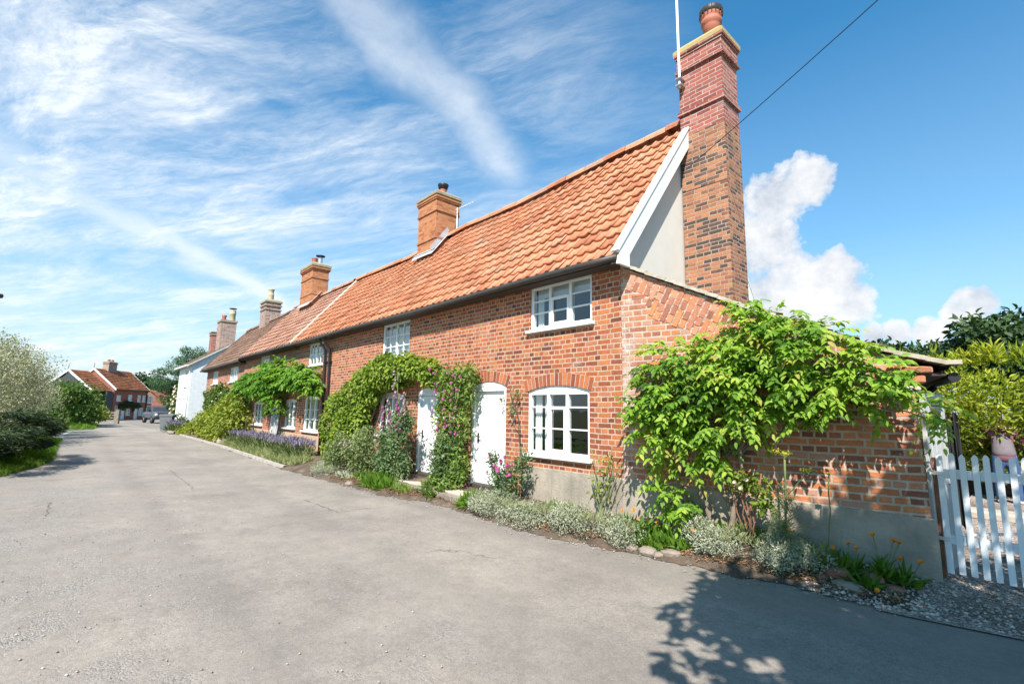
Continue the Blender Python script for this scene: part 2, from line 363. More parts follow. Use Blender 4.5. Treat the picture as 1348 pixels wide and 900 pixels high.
# ------------------------------------------------------------------ leaf engine
def unit(a): return a / np.maximum(np.linalg.norm(a, axis=1, keepdims=True), 1e-9)
def leaf_mesh(name, P, Nn, T, L, W, rnd, fold=.25, hq=None):
    n = len(P); T = unit(T); S = unit(np.cross(T, Nn)); U = unit(np.cross(S, T)); hq = n <= 16000 if hq is None else hq
    L = np.broadcast_to(np.asarray(L, float), (n,))[:, None]; W = np.broadcast_to(np.asarray(W, float), (n,))[:, None]
    b = P; t = P + T * L - U * L * .16; i = np.arange(n)[:, None]
    if hq:
        q1, q2 = P + T * L * .26, P + T * L * .62 - U * L * .04; m = P + T * L * .45 - U * W * .04
        V = np.stack([b, q1 + S * W * .42 + U * W * fold, q2 + S * W * .4 + U * W * fold, t, q2 - S * W * .4 + U * W * fold, q1 - S * W * .42 + U * W * fold, m], 1); nv = 7
        tri = [0, 1, 6, 1, 2, 6, 2, 3, 6, 3, 4, 6, 4, 5, 6, 5, 0, 6]
    else:
        mid = P + T * L * .42; V = np.stack([b, mid + S * W * .5 + U * W * fold, t, mid - S * W * .5 + U * W * fold], 1); nv = 4; tri = [0, 1, 2, 0, 2, 3]
    V = V.reshape(-1, 3); F = (i * nv + np.array(tri)[None]).reshape(-1)
    me = bpy.data.meshes.new(name); nf = len(F) // 3
    me.vertices.add(nv * n); me.vertices.foreach_set('co', V.astype(np.float32).ravel())
    me.loops.add(3 * nf); me.loops.foreach_set('vertex_index', F.astype(np.int32))
    me.polygons.add(nf); me.polygons.foreach_set('loop_start', np.arange(0, 3 * nf, 3, dtype=np.int32)); me.polygons.foreach_set('loop_total', np.full(nf, 3, dtype=np.int32))
    at = me.attributes.new('rnd', 'FLOAT', 'POINT'); at.data.foreach_set('value', np.repeat(np.clip(rnd, 0, 1), nv).astype(np.float32))
    me.update(calc_edges=True); return me
def rdir(n, rng): return unit(rng.normal(size=(n, 3)))
def scatter(blobs, n, rng, shell=.55):
    B = np.array(blobs, float); w = (B[:, 3] * B[:, 4] * B[:, 5]) ** (2 / 3); k = rng.choice(len(B), n, p=w / w.sum())
    d = rdir(n, rng); r = (shell + (1 - shell) * rng.random(n)) * (.9 + .2 * rng.random(n))
    P = B[k, :3] + d * B[k, 3:6] * r[:, None]; nn = unit(d / B[k, 3:6])
    return P, nn, k
def clump_rnd(P, rng, size, amt=.5):
    c = np.floor(P / size + .5).astype(int); h = np.abs(np.sin(c[:, 0] * 12.99 + c[:, 1] * 78.2 + c[:, 2] * 37.7) * 43758.5) % 1
    return (1 - amt) * rng.random(len(P)) + amt * h
def foliage(name, blobs, n, L, W, mat, parent=None, out=.7, up=.35, droop=.2, jit=.7, seed=1, shell=.55, csize=.3, camt=.5, clip=None, tipup=0, lv=.35, loc=(0, 0, 0)):
    rng = np.random.default_rng(seed); P, nn, k = scatter(blobs, n, rng, shell)
    if clip is not None:
        m = clip(P); P, nn = P[m], nn[m]; n = len(P)
    nrm = unit(nn * out + np.array([0, 0, up]) + rng.normal(size=(n, 3)) * jit * .5)
    T = nn * .6 + rng.normal(size=(n, 3)) * jit + np.array([0, 0, -droop + tipup])
    s = 1 + lv * (rng.random(n) * 2 - 1)
    me = leaf_mesh(name, P, nrm, T, L * s, W * s, clump_rnd(P, rng, csize, camt))
    return link(name, me, mat, parent, loc)
def sub_blobs(blob, k, rs, rng, flat=1):
    # uneven clumps spread through an ellipsoid
    cx, cy, cz, rx, ry, rz = blob; out = []
    for i in range(k):
        d = rng.normal(size=3); d /= np.linalg.norm(d); r = .45 + .5 * rng.random()
        s = rs * (.7 + .6 * rng.random())
        out.append((cx + d[0] * rx * r, cy + d[1] * ry * r, cz + d[2] * rz * r, s, s, s * flat))
    return out
def sprays(name, blobs, n, mat, parent=None, seed=1, rl=.3, nl=11, ll=.075, lw=.034, face=(0, -1, 0), clip=None, shell=.4, csize=.35):
    # pinnate leaves: a drooping stalk with pairs of leaflets
    rng = np.random.default_rng(seed); P, nn, k = scatter(blobs, n, rng, shell)
    if clip is not None:
        m = clip(P); P, nn = P[m], nn[m]; n = len(P)
    f = np.array(face, float)
    D = unit(nn * .6 + f * .55 + rng.normal(size=(n, 3)) * .55 + np.array([0, 0, .1]))
    D[:, 2] *= .6; D = unit(D); S = unit(np.cross(D, np.tile([0, 0, 1.], (n, 1)))); Ln = rl * (.6 + .7 * rng.random(n))
    pp, nr, tt, rr, ls = [], [], [], [], []
    cr = clump_rnd(P, rng, csize, .55); nm = unit(np.tile([0, 0, 1.], (n, 1)) + f * .55 + rng.normal(size=(n, 3)) * .25)
    for j in range(nl):
        q = (j // 2 + 1) / ((nl + 1) // 2 + .001); sgn = (1 if j % 2 else -1) if j < nl - 1 else 0
        base = P + D * (Ln * q)[:, None] + np.array([0, 0, -1.]) * (Ln * q * q * .4)[:, None]
        td = D * (.55 if sgn else 1) + S * sgn * .9 + np.array([0, 0, -.35 - .35 * q])
        pp.append(base); nr.append(nm + rng.normal(size=(n, 3)) * .22); tt.append(td + rng.normal(size=(n, 3)) * .18)
        rr.append(np.clip(cr + .18 * rng.normal(size=n), 0, 1)); ls.append((.75 + .5 * rng.random(n)) * (1 - .25 * abs(q - .55)))
    ls = np.concatenate(ls)
    me = leaf_mesh(name, np.concatenate(pp), np.concatenate(nr), np.concatenate(tt), ll * ls, lw * ls, np.concatenate(rr), .15)
    return link(name, me, mat, parent)
def blades(name, P, mat, L=.1, W=.008, parent=None, lean=.4, seed=3, csize=.3, loc=(0, 0, 0)):
    rng = np.random.default_rng(seed); n = len(P)
    T = np.tile([0, 0, 1.], (n, 1)) + rng.normal(size=(n, 3)) * lean; T[:, 2] = np.abs(T[:, 2])
    nr = rng.normal(size=(n, 3)); s = .6 + .8 * rng.random(n)
    return link(name, leaf_mesh(name, P, nr, T, L * s, W, clump_rnd(P, rng, csize), hq=False), mat, parent, loc)
def pebbles(name, P, s, mat, parent=None, seed=5, flat=.6):
    rng = np.random.default_rng(seed); n = len(P)
    base = np.array([[1, 0, 0], [-1, 0, 0], [0, 1, 0], [0, -1, 0], [0, 0, 1], [0, 0, -1]], float)
    fc = np.array([[0, 2, 4], [2, 1, 4], [1, 3, 4], [3, 0, 4], [2, 0, 5], [1, 2, 5], [3, 1, 5], [0, 3, 5]])
    a = rng.random(n) * 6.28; sz = s * (.4 + 1.2 * rng.random(n) ** 2)
    V = base[None] * (.7 + .6 * rng.random((n, 6, 1))); V[:, :, 2] *= flat
    x = V[:, :, 0] * np.cos(a)[:, None] - V[:, :, 1] * np.sin(a)[:, None]; y = V[:, :, 0] * np.sin(a)[:, None] + V[:, :, 1] * np.cos(a)[:, None]
    V = np.stack([x, y, V[:, :, 2]], 2) * sz[:, None, None] + P[:, None, :]
    F = (fc[None] + np.arange(n)[:, None, None] * 6).reshape(-1, 3)
    me = bpy.data.meshes.new(name); me.vertices.add(6 * n); me.vertices.foreach_set('co', V.astype(np.float32).ravel())
    nf = len(F); me.loops.add(3 * nf); me.loops.foreach_set('vertex_index', F.astype(np.int32).ravel()); me.polygons.add(nf)
    me.polygons.foreach_set('loop_start', np.arange(0, 3 * nf, 3, dtype=np.int32)); me.polygons.foreach_set('loop_total', np.full(nf, 3, dtype=np.int32))
    at = me.attributes.new('rnd', 'FLOAT', 'POINT'); at.data.foreach_set('value', np.repeat(rng.random(n), 6).astype(np.float32))
    me.update(calc_edges=True); return link(name, me, mat, parent)
def flower_mesh(name, r, petals=6, cup=.4, layers=1, rndv=None, seed=0):
    rng = np.random.default_rng(seed); P, Nn, T, rr = [], [], [], []
    for l in range(layers):
        for k in range(petals):
            a = (k + .5 * l) * 2 * math.pi / petals + rng.random() * .2
            d = np.array([math.cos(a), math.sin(a), cup + .5 * l]); P.append([0, 0, .004 * l]); T.append(d); Nn.append([-d[0] * .6, -d[1] * .6, 1]); rr.append(rng.random())
    return leaf_mesh(name, np.array(P), np.array(Nn), np.array(T), r, r * .85, np.array(rr), .1)
def stick(o, v, towards=(0, -1, .35), rng=random):
    # point a flower outward
    d = Vector(towards) + Vector((rng.uniform(-.5, .5), rng.uniform(-.3, .3), rng.uniform(-.3, .4)))
    o.location = v; o.rotation_euler = d.to_track_quat('Z', 'Y').to_euler()

CIRRUS_ROT, CIRRUS_LOC, EXPOSURE, SKY_TINT = -30, (1.3, 2.1, 0), .9, (.33, .95, 1.12)
CUMULUS = [(1062, 240, 40), (1020, 262, 48), (1005, 320, 60), (1040, 375, 55), (1000, 400, 60), (1100, 360, 42), (1110, 400, 40), (1060, 410, 50), (1285, 398, 26), (1262, 412, 18), (1180, 440, 20), (1222, 438, 20), (1150, 442, 18)]
CUM_K = lambda c: .8
# ------------------------------------------------------------------ camera, sun, sky
cam_d = bpy.data.cameras.new('camera'); cam = bpy.data.objects.new('camera', cam_d); COL.objects.link(cam); sc.camera = cam
yaw, pitch, roll = R(48.115), R(8.0), R(.88)
fw = Vector((-math.sin(yaw) * math.cos(pitch), math.cos(yaw) * math.cos(pitch), math.sin(pitch)))
rt = Vector((math.cos(yaw), math.sin(yaw), 0)); up = rt.cross(fw)
r2 = rt * math.cos(roll) + up * math.sin(roll); u2 = up * math.cos(roll) - rt * math.sin(roll)
mw = Matrix((r2, u2, -fw)).transposed().to_4x4(); mw.translation = (0, 0, 1.6); cam.matrix_world = mw
cam_d.sensor_width = 36; cam_d.lens = 637 / 1348 * 36; cam_d.clip_start = .05; cam_d.clip_end = 3000

TRAVEL = Vector((-.40, .62, -.82)).normalized(); TOSUN = -TRAVEL
sun_d = bpy.data.lights.new('sun', 'SUN'); sun_d.energy = 4.9; sun_d.angle = R(.53); sun_d.color = (1, .95, .87)
sun = bpy.data.objects.new('sun', sun_d); COL.objects.link(sun); sun.rotation_euler = TRAVEL.to_track_quat('-Z', 'Y').to_euler(); sun.location = (10, -20, 30)
el = math.asin(TOSUN.z); az = math.atan2(TOSUN.x, TOSUN.y)

w = bpy.data.worlds.new('World'); sc.world = w; w.use_nodes = True; nt = w.node_tree; nt.nodes.clear()
wo = N(nt, 'OutputWorld'); bg = N(nt, 'Background'); bg.inputs[1].default_value = .108
sky = N(nt, 'TexSky', sky_type='NISHITA', sun_disc=False, sun_elevation=el, sun_rotation=az, altitude=0, air_density=1.0, dust_density=.6, ozone_density=2.2)
d = coords(nt, 'Generated'); nd = N(nt, 'VectorMath', operation='NORMALIZE'); nt.links.new(d, nd.inputs[0]); D = nd.outputs[0]
sep = N(nt, 'SeparateXYZ'); nt.links.new(D, sep.inputs[0]); X, Y, Z = sep.outputs
hz = math_(nt, 'MAXIMUM', Z, .0); den = math_(nt, 'ADD', hz, .12)
px = math_(nt, 'DIVIDE', X, den); py = math_(nt, 'DIVIDE', Y, den)
cb = N(nt, 'CombineXYZ'); nt.links.new(px, cb.inputs[0]); nt.links.new(py, cb.inputs[1]); PL = cb.outputs[0]
def plane_pt(x, y):
    q = fw + r2 * ((x - 674) / 637) - u2 * ((y - 450) / 637); q.normalize(); k = max(q.z, 0) + .12; return (q.x / k, q.y / k)
def dir_pt(x, y):
    q = fw + r2 * ((x - 674) / 637) - u2 * ((y - 450) / 637); return q.normalized()
# high streaky cloud: stretched noise on a flat layer
rot = N(nt, 'Mapping'); nt.links.new(PL, rot.inputs[0]); rot.inputs['Rotation'].default_value = (0, 0, R(CIRRUS_ROT)); 
wl = noise(nt, rot.outputs[0], .8, 5, .55)
wv = N(nt, 'VectorMath', operation='MULTIPLY_ADD'); nt.links.new(wl.outputs['Color'], wv.inputs[0]); wv.inputs[1].default_value = (.42, .42, 0); nt.links.new(rot.outputs[0], wv.inputs[2])
st = N(nt, 'Mapping'); nt.links.new(wv.outputs[0], st.inputs[0]); st.inputs['Scale'].default_value = (.75, 1.9, 1); st.inputs['Location'].default_value = CIRRUS_LOC
n1 = noise(nt, st.outputs[0], 1.5, 14, .68, .12)
st2 = N(nt, 'Mapping'); nt.links.new(wv.outputs[0], st2.inputs[0]); st2.inputs['Scale'].default_value = (.35, 1.2, 1); st2.inputs['Location'].default_value = (4.3, 1.7, 0)
n2 = noise(nt, st2.outputs[0], .6, 5, .6)
cir = math_(nt, 'MULTIPLY', ramp(nt, n1.outputs[0], [(.33, g(0)), (.7, g(1))]).outputs[0], ramp(nt, n2.outputs[0], [(.3, g(.35)), (.58, g(1))]).outputs[0])
# where the thin cloud lies: over the lane, clearing towards the cottage end
fade = N(nt, 'VectorMath', operation='DOT_PRODUCT'); nt.links.new(D, fade.inputs[0]); fade.inputs[1].default_value = (-.86, .1, .12)
cov = ramp(nt, fade.outputs['Value'], [(.42, g(0)), (.62, g(.65)), (.8, g(1))]).outputs[0]
cir = math_(nt, 'MULTIPLY', cir, cov)
st3 = N(nt, 'Mapping'); nt.links.new(wv.outputs[0], st3.inputs[0]); st3.inputs['Scale'].default_value = (.95, 4.2, 1); st3.inputs['Rotation'].default_value = (0, 0, R(-22))
n3 = noise(nt, st3.outputs[0], 1.5, 12, .72, .7)
st4 = N(nt, 'Mapping'); nt.links.new(wv.outputs[0], st4.inputs[0]); st4.inputs['Scale'].default_value = (1.0, 3.6, 1); st4.inputs['Rotation'].default_value = (0, 0, R(38)); st4.inputs['Location'].default_value = (3.1, 8.2, 0)
n4 = noise(nt, st4.outputs[0], 1.0, 12, .72, .6)
fib = math_(nt, 'ADD', ramp(nt, n3.outputs[0], [(.36, g(.1)), (.7, g(.9))]).outputs[0], ramp(nt, n4.outputs[0], [(.42, g(0)), (.7, g(1))]).outputs[0])
cir = math_(nt, 'MULTIPLY', math_(nt, 'MULTIPLY', cir, fib), 1.45, clamp=True)
# two broad trails of ice cloud
for (a, b, wd, amp) in (((-60, 165), (420, 430), .13, 1.0), ((470, 0), (690, 255), .075, .8)):
    A = Vector(plane_pt(*a)); B = Vector(plane_pt(*b)); t = (B - A).normalized(); nn = Vector((-t.y, t.x))
    dd = N(nt, 'VectorMath', operation='DOT_PRODUCT'); nt.links.new(PL, dd.inputs[0]); dd.inputs[1].default_value = (nn.x, nn.y, 0)
    al = N(nt, 'VectorMath', operation='DOT_PRODUCT'); nt.links.new(PL, al.inputs[0]); al.inputs[1].default_value = (t.x, t.y, 0)
    wn_ = noise(nt, PL, 2.4, 6, .6); wn2 = noise(nt, wv.outputs[0], 2.2, 12, .75)
    off = math_(nt, 'ADD', math_(nt, 'SUBTRACT', dd.outputs['Value'], A.dot(nn)), math_(nt, 'MULTIPLY', math_(nt, 'SUBTRACT', wn_.outputs[0], .5), wd * 3.4))
    q = math_(nt, 'DIVIDE', off, wd); q = math_(nt, 'MULTIPLY', q, q); ex = math_(nt, 'POWER', 2.718, math_(nt, 'MULTIPLY', q, -1))
    L_ = (B - A).length; s = math_(nt, 'DIVIDE', math_(nt, 'SUBTRACT', al.outputs['Value'], A.dot(t)), L_)
    le = ramp(nt, s, [(0, g(.7)), (.8, g(1)), (1, g(0))]).outputs[0]
    tr = math_(nt, 'MULTIPLY', math_(nt, 'MULTIPLY', ex, le), ramp(nt, wn2.outputs[0], [(.25, g(amp * .45)), (.6, g(amp))]).outputs[0])
    cir = math_(nt, 'MAXIMUM', cir, tr)
# low heaped clouds
dn = noise(nt, D, 13, 10, .62); dn2 = noise(nt, D, 42, 10, .68)
cum = None
for (x, y, r) in CUMULUS:
    c = dir_pt(x, y)
    v = N(nt, 'VectorMath', operation='DISTANCE'); nt.links.new(D, v.inputs[0]); v.inputs[1].default_value = c
    m = math_(nt, 'SUBTRACT', 1, math_(nt, 'DIVIDE', v.outputs['Value'], r / 637 * CUM_K(c)))
    cum = m if cum is None else math_(nt, 'SMOOTH_MAX', cum, m, .25)
cf = math_(nt, 'ADD', cum, math_(nt, 'ADD', math_(nt, 'MULTIPLY', math_(nt, 'SUBTRACT', dn.outputs[0], .5), 1.7), math_(nt, 'MULTIPLY', math_(nt, 'SUBTRACT', dn2.outputs[0], .5), .5)))
cmask = ramp(nt, cf, [(.07, g(0)), (.17, g(.6)), (.36, g(1))]).outputs[0]
ccol = ramp(nt, dn.outputs[0], [(.34, (.6, .66, .75)), (.46, (.8, .84, .9)), (.58, (1, 1, 1))]).outputs[0]
haze = ramp(nt, Z, [(0, g(.88)), (.12, g(.6)), (.3, g(.22)), (.6, g(0))]).outputs[0]
CL = 5.8
base = mixc(nt, 1, sky.outputs[0], SKY_TINT, 'MULTIPLY')
c1 = mixc(nt, haze, base, (CL * .65, CL * .71, CL * .78))
c2 = mixc(nt, math_(nt, 'MULTIPLY', cir, .85), c1, (CL * .93, CL * .97, CL))
cc = mixc(nt, 1, ccol, (5.1, 5.1, 5.1), 'MULTIPLY')
c3 = mixc(nt, math_(nt, 'MULTIPLY', cmask, .96), c2, cc)
nt.links.new(c3, bg.inputs[0]); nt.links.new(bg.outputs[0], wo.inputs[0])
sc.view_settings.view_transform = 'Standard'; sc.view_settings.look = 'None'; sc.view_settings.gamma = 1; sc.view_settings.exposure = EXPOSURE
sc.view_settings.use_curve_mapping = False
try: sc.cycles.max_bounces = 8; sc.cycles.transparent_max_bounces = 12
except Exception: pass

# ------------------------------------------------------------------ ground
def gz(x): 
    t = min(max((-x - 25) / 45, 0), 1); return -.32 * t * t * (3 - 2 * t)
def sheet(name, xs, ys, zf, mat, kind='structure', yf=None):
    mb = MB(); nx, ny = len(xs), len(ys); V = []; 
    for x in xs:
        for k in range(ny):
            y = yf(x, ys[k]) if yf else ys[k]; V.append((x, y, zf(x, y)))
    me = bpy.data.meshes.new(name); F = [(i * ny + j, (i + 1) * ny + j, (i + 1) * ny + j + 1, i * ny + j + 1) for i in range(nx - 1) for j in range(ny - 1)]
    me.from_pydata(V, [], F); u = me.uv_layers.new(name='UVMap')
    for l in me.loops: u.data[l.index].uv = V[l.vertex_index][:2]
    me.polygons.foreach_set('use_smooth', [True] * len(F)); me.update()
    return tag(link(name, me, mat), kind=kind)
def axis(a, b, n): return list(np.linspace(a, b, n))
def lerp_pts(pts):
    P = sorted(pts); xs = [p[0] for p in P]; ys = [p[1] for p in P]
    return lambda x: float(np.interp(x, xs, ys))

# field and garden soil under everything
def m_ground():
    m, nt, p, o = newmat('field_grass'); co = coords(nt); n = noise(nt, co, .35, 6, .6); n2 = noise(nt, co, 9, 5, .7)
    c = mixc(nt, .5, ramp(nt, n.outputs[0], [(.35, (.1, .085, .05)), (.6, (.07, .11, .03))]).outputs[0], ramp(nt, n2.outputs[0], [(.3, (.05, .07, .02)), (.7, (.16, .15, .07))]).outputs[0])
    nt.links.new(c, p.inputs['Base Color']); p.inputs['Roughness'].default_value = 1; bump(nt, p, n2.outputs[0], .6, .03); return m
M['ground'] = m_ground()
big = [-700, -400, -250, -150] + axis(-110, -20, 40) + [-10, 0, 20, 60, 150, 400, 700]
sheet('ground', big, [-700, -300, -120, -60, -30, -12, 0, 12, 30, 60, 120, 300, 700], lambda x, y: gz(x) - .05, M['ground'])

def m_road():
    m, nt, p, o = newmat('worn_lane_tarmac'); co = coords(nt)
    a = noise(nt, co, 150, 3, .7); b = noise(nt, co, .55, 6, .62); c_ = noise(nt, co, 2.4, 6, .7); gr = N(nt, 'TexVoronoi', Scale=80); nt.links.new(co, gr.inputs['Vector'])
    base = ramp(nt, b.outputs[0], [(.32, (.21, .184, .16)), (.5, (.256, .225, .195)), (.68, (.295, .257, .218))]).outputs[0]
    base = mixc(nt, .55, base, mixc(nt, 1, base, ramp(nt, a.outputs[0], [(.28, g(.3)), (.5, g(1)), (.72, g(1.8))]).outputs[0], 'MULTIPLY'))
    g1 = noise(nt, co, 34, 4, .75); g2 = noise(nt, co, 11, 5, .7)
    base = mixc(nt, .34, base, mixc(nt, 1, base, ramp(nt, g1.outputs[0], [(.3, g(.5)), (.5, g(1)), (.7, g(1.5))]).outputs[0], 'MULTIPLY'))
    base = mixc(nt, .28, base, mixc(nt, 1, base, ramp(nt, g2.outputs[0], [(.32, g(.62)), (.5, g(1)), (.68, g(1.3))]).outputs[0], 'MULTIPLY'))
    base = mixc(nt, .45, base, mixc(nt, 1, base, ramp(nt, c_.outputs[0], [(.35, (.72, .7, .68)), (.65, (1.2, 1.18, 1.15))]).outputs[0], 'MULTIPLY'))
    # bare worn aggregate where the surface has gone, mostly on the mouth of the side turning
    s = N(nt, 'SeparateXYZ'); nt.links.new(co, s.inputs[0])
    wearx = math_(nt, 'MULTIPLY', ramp(nt, s.outputs[1], [(0, g(1)), (1, g(0))]).outputs[0], 1)
    yy = math_(nt, 'MULTIPLY_ADD', s.outputs[1], -.2, .55, clamp=True)
    wn = noise(nt, co, .75, 10, .74, .5); wf = math_(nt, 'ADD', wn.outputs[0], math_(nt, 'MULTIPLY', math_(nt, 'SUBTRACT', yy, .5), .28))
    wmask = ramp(nt, wf, [(.46, g(0)), (.6, g(1))]).outputs[0]
    stones = ramp(nt, gr.outputs['Color'], [(0, (.11, .1, .09)), (.35, (.24, .215, .19)), (.8, (.35, .31, .27)), (1, (.46, .41, .36))]).outputs[0]
    base = mixc(nt, math_(nt, 'MULTIPLY', wmask, .9), base, stones)
    # reddish earth patches
    en = noise(nt, co, .9, 6, .6, .2); ef = math_(nt, 'MULTIPLY', ramp(nt, en.outputs[0], [(.6, g(0)), (.72, g(.6))]).outputs[0], yy)
    base = mixc(nt, ef, base, (.28, .2, .15))
    # faint wheel tracks along the lane and an old trench patch near the cottages
    ty = math_(nt, 'ADD', s.outputs[1], math_(nt, 'MULTIPLY', math_(nt, 'SUBTRACT', c_.outputs[0], .5), .8))
    tk = ramp(nt, math_(nt, 'MULTIPLY', ty, .2, clamp=True), [(.16, g(0)), (.22, g(.5)), (.28, g(0)), (.5, g(0)), (.56, g(.5)), (.63, g(0)), (.84, g(0)), (.88, g(.6))]).outputs[0]
    base = mixc(nt, math_(nt, 'MULTIPLY', tk, .6), base, (.16, .142, .126))
    # fine cracks
    vv = N(nt, 'TexVoronoi', feature='DISTANCE_TO_EDGE', Scale=.42); wv = N(nt, 'VectorMath', operation='MULTIPLY_ADD'); nz = noise(nt, co, 1.6, 6, .65); nt.links.new(nz.outputs['Color'], wv.inputs[0]); wv.inputs[1].default_value = (.9, .9, 0); nt.links.new(co, wv.inputs[2]); nt.links.new(wv.outputs[0], vv.inputs['Vector'])
    cn = noise(nt, co, .5, 3)
    ck = math_(nt, 'MULTIPLY', ramp(nt, vv.outputs['Distance'], [(0, g(1)), (.003, g(.5)), (.007, g(0))]).outputs[0], ramp(nt, cn.outputs[0], [(.6, g(0)), (.68, g(.5))]).outputs[0])
    base = mixc(nt, ck, base, (.07, .06, .05))
    nt.links.new(base, p.inputs['Base Color']); p.inputs['Roughness'].default_value = .85; p.inputs['Specular IOR Level'].default_value = .3
    h = math_(nt, 'ADD', math_(nt, 'MULTIPLY', a.outputs[0], .5), math_(nt, 'MULTIPLY', math_(nt, 'MULTIPLY', gr.outputs['Distance'], wmask), -1.1))
    h = math_(nt, 'ADD', h, math_(nt, 'MULTIPLY', ck, -2)); b1 = bump(nt, None, h, .8, .012); bump(nt, p, b.outputs[0], .35, .06, b1)
    return m
M['road'] = m_road()
# edge of the lane on the cottage side and on the verge side
edgeN = lerp_pts([(-120, 9), (-80, 13), (-52, 10.5), (-47, 7), (-45, 5.2), (-36, 4.6), (-31, 4.42), (-22, 4.47), (-14, 4.25), (-11.5, 4.4), (-9.6, 4.45), (-8.3, 4.5), (-7.4, 4.82), (-6.2, 4.82), (-4.7, 4.72), (-3.4, 5.0), (-2.4, 5.14), (-1.6, 5.33), (-1.1, 5.33), (-.3, 5.5), (4, 6.4), (30, 7)])
edgeS = lerp_pts([(-120, -3), (-70, 0.6), (-50, 1.6), (-44, 1.2), (-40.5, -.2), (-39, -7), (-33, -7), (-30.8, -1), (-29.5, -.3), (-26, -.4), (-20.5, -.35), (-18.2, -.42), (-16.6, -.75), (-15, -1.2), (-13.6, -1.7), (-12.4, -4.5), (-12, -9), (3, -9), (6, -3), (12, -.6), (30, -.6)])
rx = axis(-110, -46, 40) + axis(-45.5, -28, 50) + axis(-27.6, 6, 130) + [9, 12, 18, 30]
def road_y(x, t): 
    a, b = edgeS(x), edgeN(x); wob = .05 * math.sin(x * 2.3) + .035 * math.sin(x * 6.1 + 1); return a + (b + wob - a) * t
sheet('road', rx, axis(0, 1, 26), lambda x, y: gz(x) + .006 * math.sin(x * .9) * math.sin(y * 1.3), M['road'], yf=road_y)

def m_bed():
    m, nt, p, o = newmat('dry_bed_soil'); co = coords(nt); n = noise(nt, co, 3, 6, .65); v = N(nt, 'TexVoronoi', Scale=30); nt.links.new(co, v.inputs['Vector']); n2 = noise(nt, co, 40, 5, .7)
    c = ramp(nt, n.outputs[0], [(.3, (.06, .042, .03)), (.55, (.13, .09, .062)), (.75, (.24, .18, .13))]).outputs[0]
    c = mixc(nt, .5, c, mixc(nt, 1, c, ramp(nt, n2.outputs[0], [(.3, g(.3)), (.7, g(1.7))]).outputs[0], 'MULTIPLY'))
    nt.links.new(c, p.inputs['Base Color']); p.inputs['Roughness'].default_value = 1; bump(nt, p, n2.outputs[0], 1, .03); return m
M['bed'] = m_bed()
# narrow bed between lane and walls, rising to the wall foot
wallY = lerp_pts([(-46, 5.9), (-36, 5.62), (-35, 5.55), (-3.88, 5.55), (-.86, 6.28)])
def bed_e(x): return edgeN(x) + (.03 if x < -13.7 else -.09 + .04 * math.sin(9 * x) + .025 * math.sin(23 * x) + .02 * math.sin(41 * x))
def bed_y(x, t): return bed_e(x) + (wallY(x) + .1 - bed_e(x)) * t
def bed_z(x, y):
    a, b = bed_e(x), wallY(x) + .1; t = min(max((y - a) / (b - a), 0), 1); s = min(1, max(0, (-x + -.9) / 1.5)); s = .25 + .75 * s
    return gz(x) + .006 + s * .235 * (1 - (1 - t) ** 2.2) + .012 * math.sin(x * 7) * math.sin(y * 9) * min(1, t * 5)
sheet('flower_bed', axis(-36, -.95, 420), axis(0, 1, 14), bed_z, M['bed'], yf=bed_y)

def m_gravel():
    m, nt, p, o = newmat('pink_gravel'); co = coords(nt); v = N(nt, 'TexVoronoi', Scale=38); nt.links.new(co, v.inputs['Vector']); n = noise(nt, co, 1.2, 5, .6)
    c = ramp(nt, v.outputs['Color'], [(0, (.22, .16, .13)), (.4, (.36, .28, .24)), (.8, (.46, .37, .32)), (1, (.56, .47, .42))]).outputs[0]
    c = mixc(nt, ramp(nt, n.outputs[0], [(.45, g(0)), (.6, g(.7))]).outputs[0], c, (.13, .095, .07))
    nt.links.new(c, p.inputs['Base Color']); p.inputs['Roughness'].default_value = .95
    bump(nt, p, math_(nt, 'MULTIPLY', v.outputs['Distance'], -1), 1, .03); return m
M['gravel'] = m_gravel()
def grav_z(x, y): return .01 + .07 * min(1, max(0, (y - 5.3) / 1.2)) + .12 * min(1, max(0, (y - 9) / 3))
sheet('gravel_drive', axis(-1.15, 9, 40), axis(0, 1, 40), grav_z, M['gravel'], yf=lambda x, t: edgeN(x) - .2 + (14 - edgeN(x) + .2) * t)

# verge on the far side of the lane
def m_verge():
    m, nt, p, o = newmat('verge_turf'); co = coords(nt); n = noise(nt, co, 5, 5, .65)
    nt.links.new(ramp(nt, n.outputs[0], [(.35, (.09, .075, .04)), (.6, (.07, .13, .025))]).outputs[0], p.inputs['Base Color']); p.inputs['Roughness'].default_value = 1
    bump(nt, p, n.outputs[0], .7, .03); return m
M['verge'] = m_verge()
def verge_z(x, y): 
    t = min(max((edgeS(x) - y) / .9, 0), 1); return gz(x) + .006 + .16 * t * (2 - t)
sheet('verge', axis(-30.6, -12.3, 90), axis(0, 1, 16), verge_z, M['verge'], yf=lambda x, t: edgeS(x) + .08 - t * (edgeS(x) + 8))
sheet('verge', axis(-75, -39.6, 60), axis(0, 1, 8), verge_z, M['verge'], yf=lambda x, t: edgeS(x) + .05 - t * (edgeS(x) + 10))

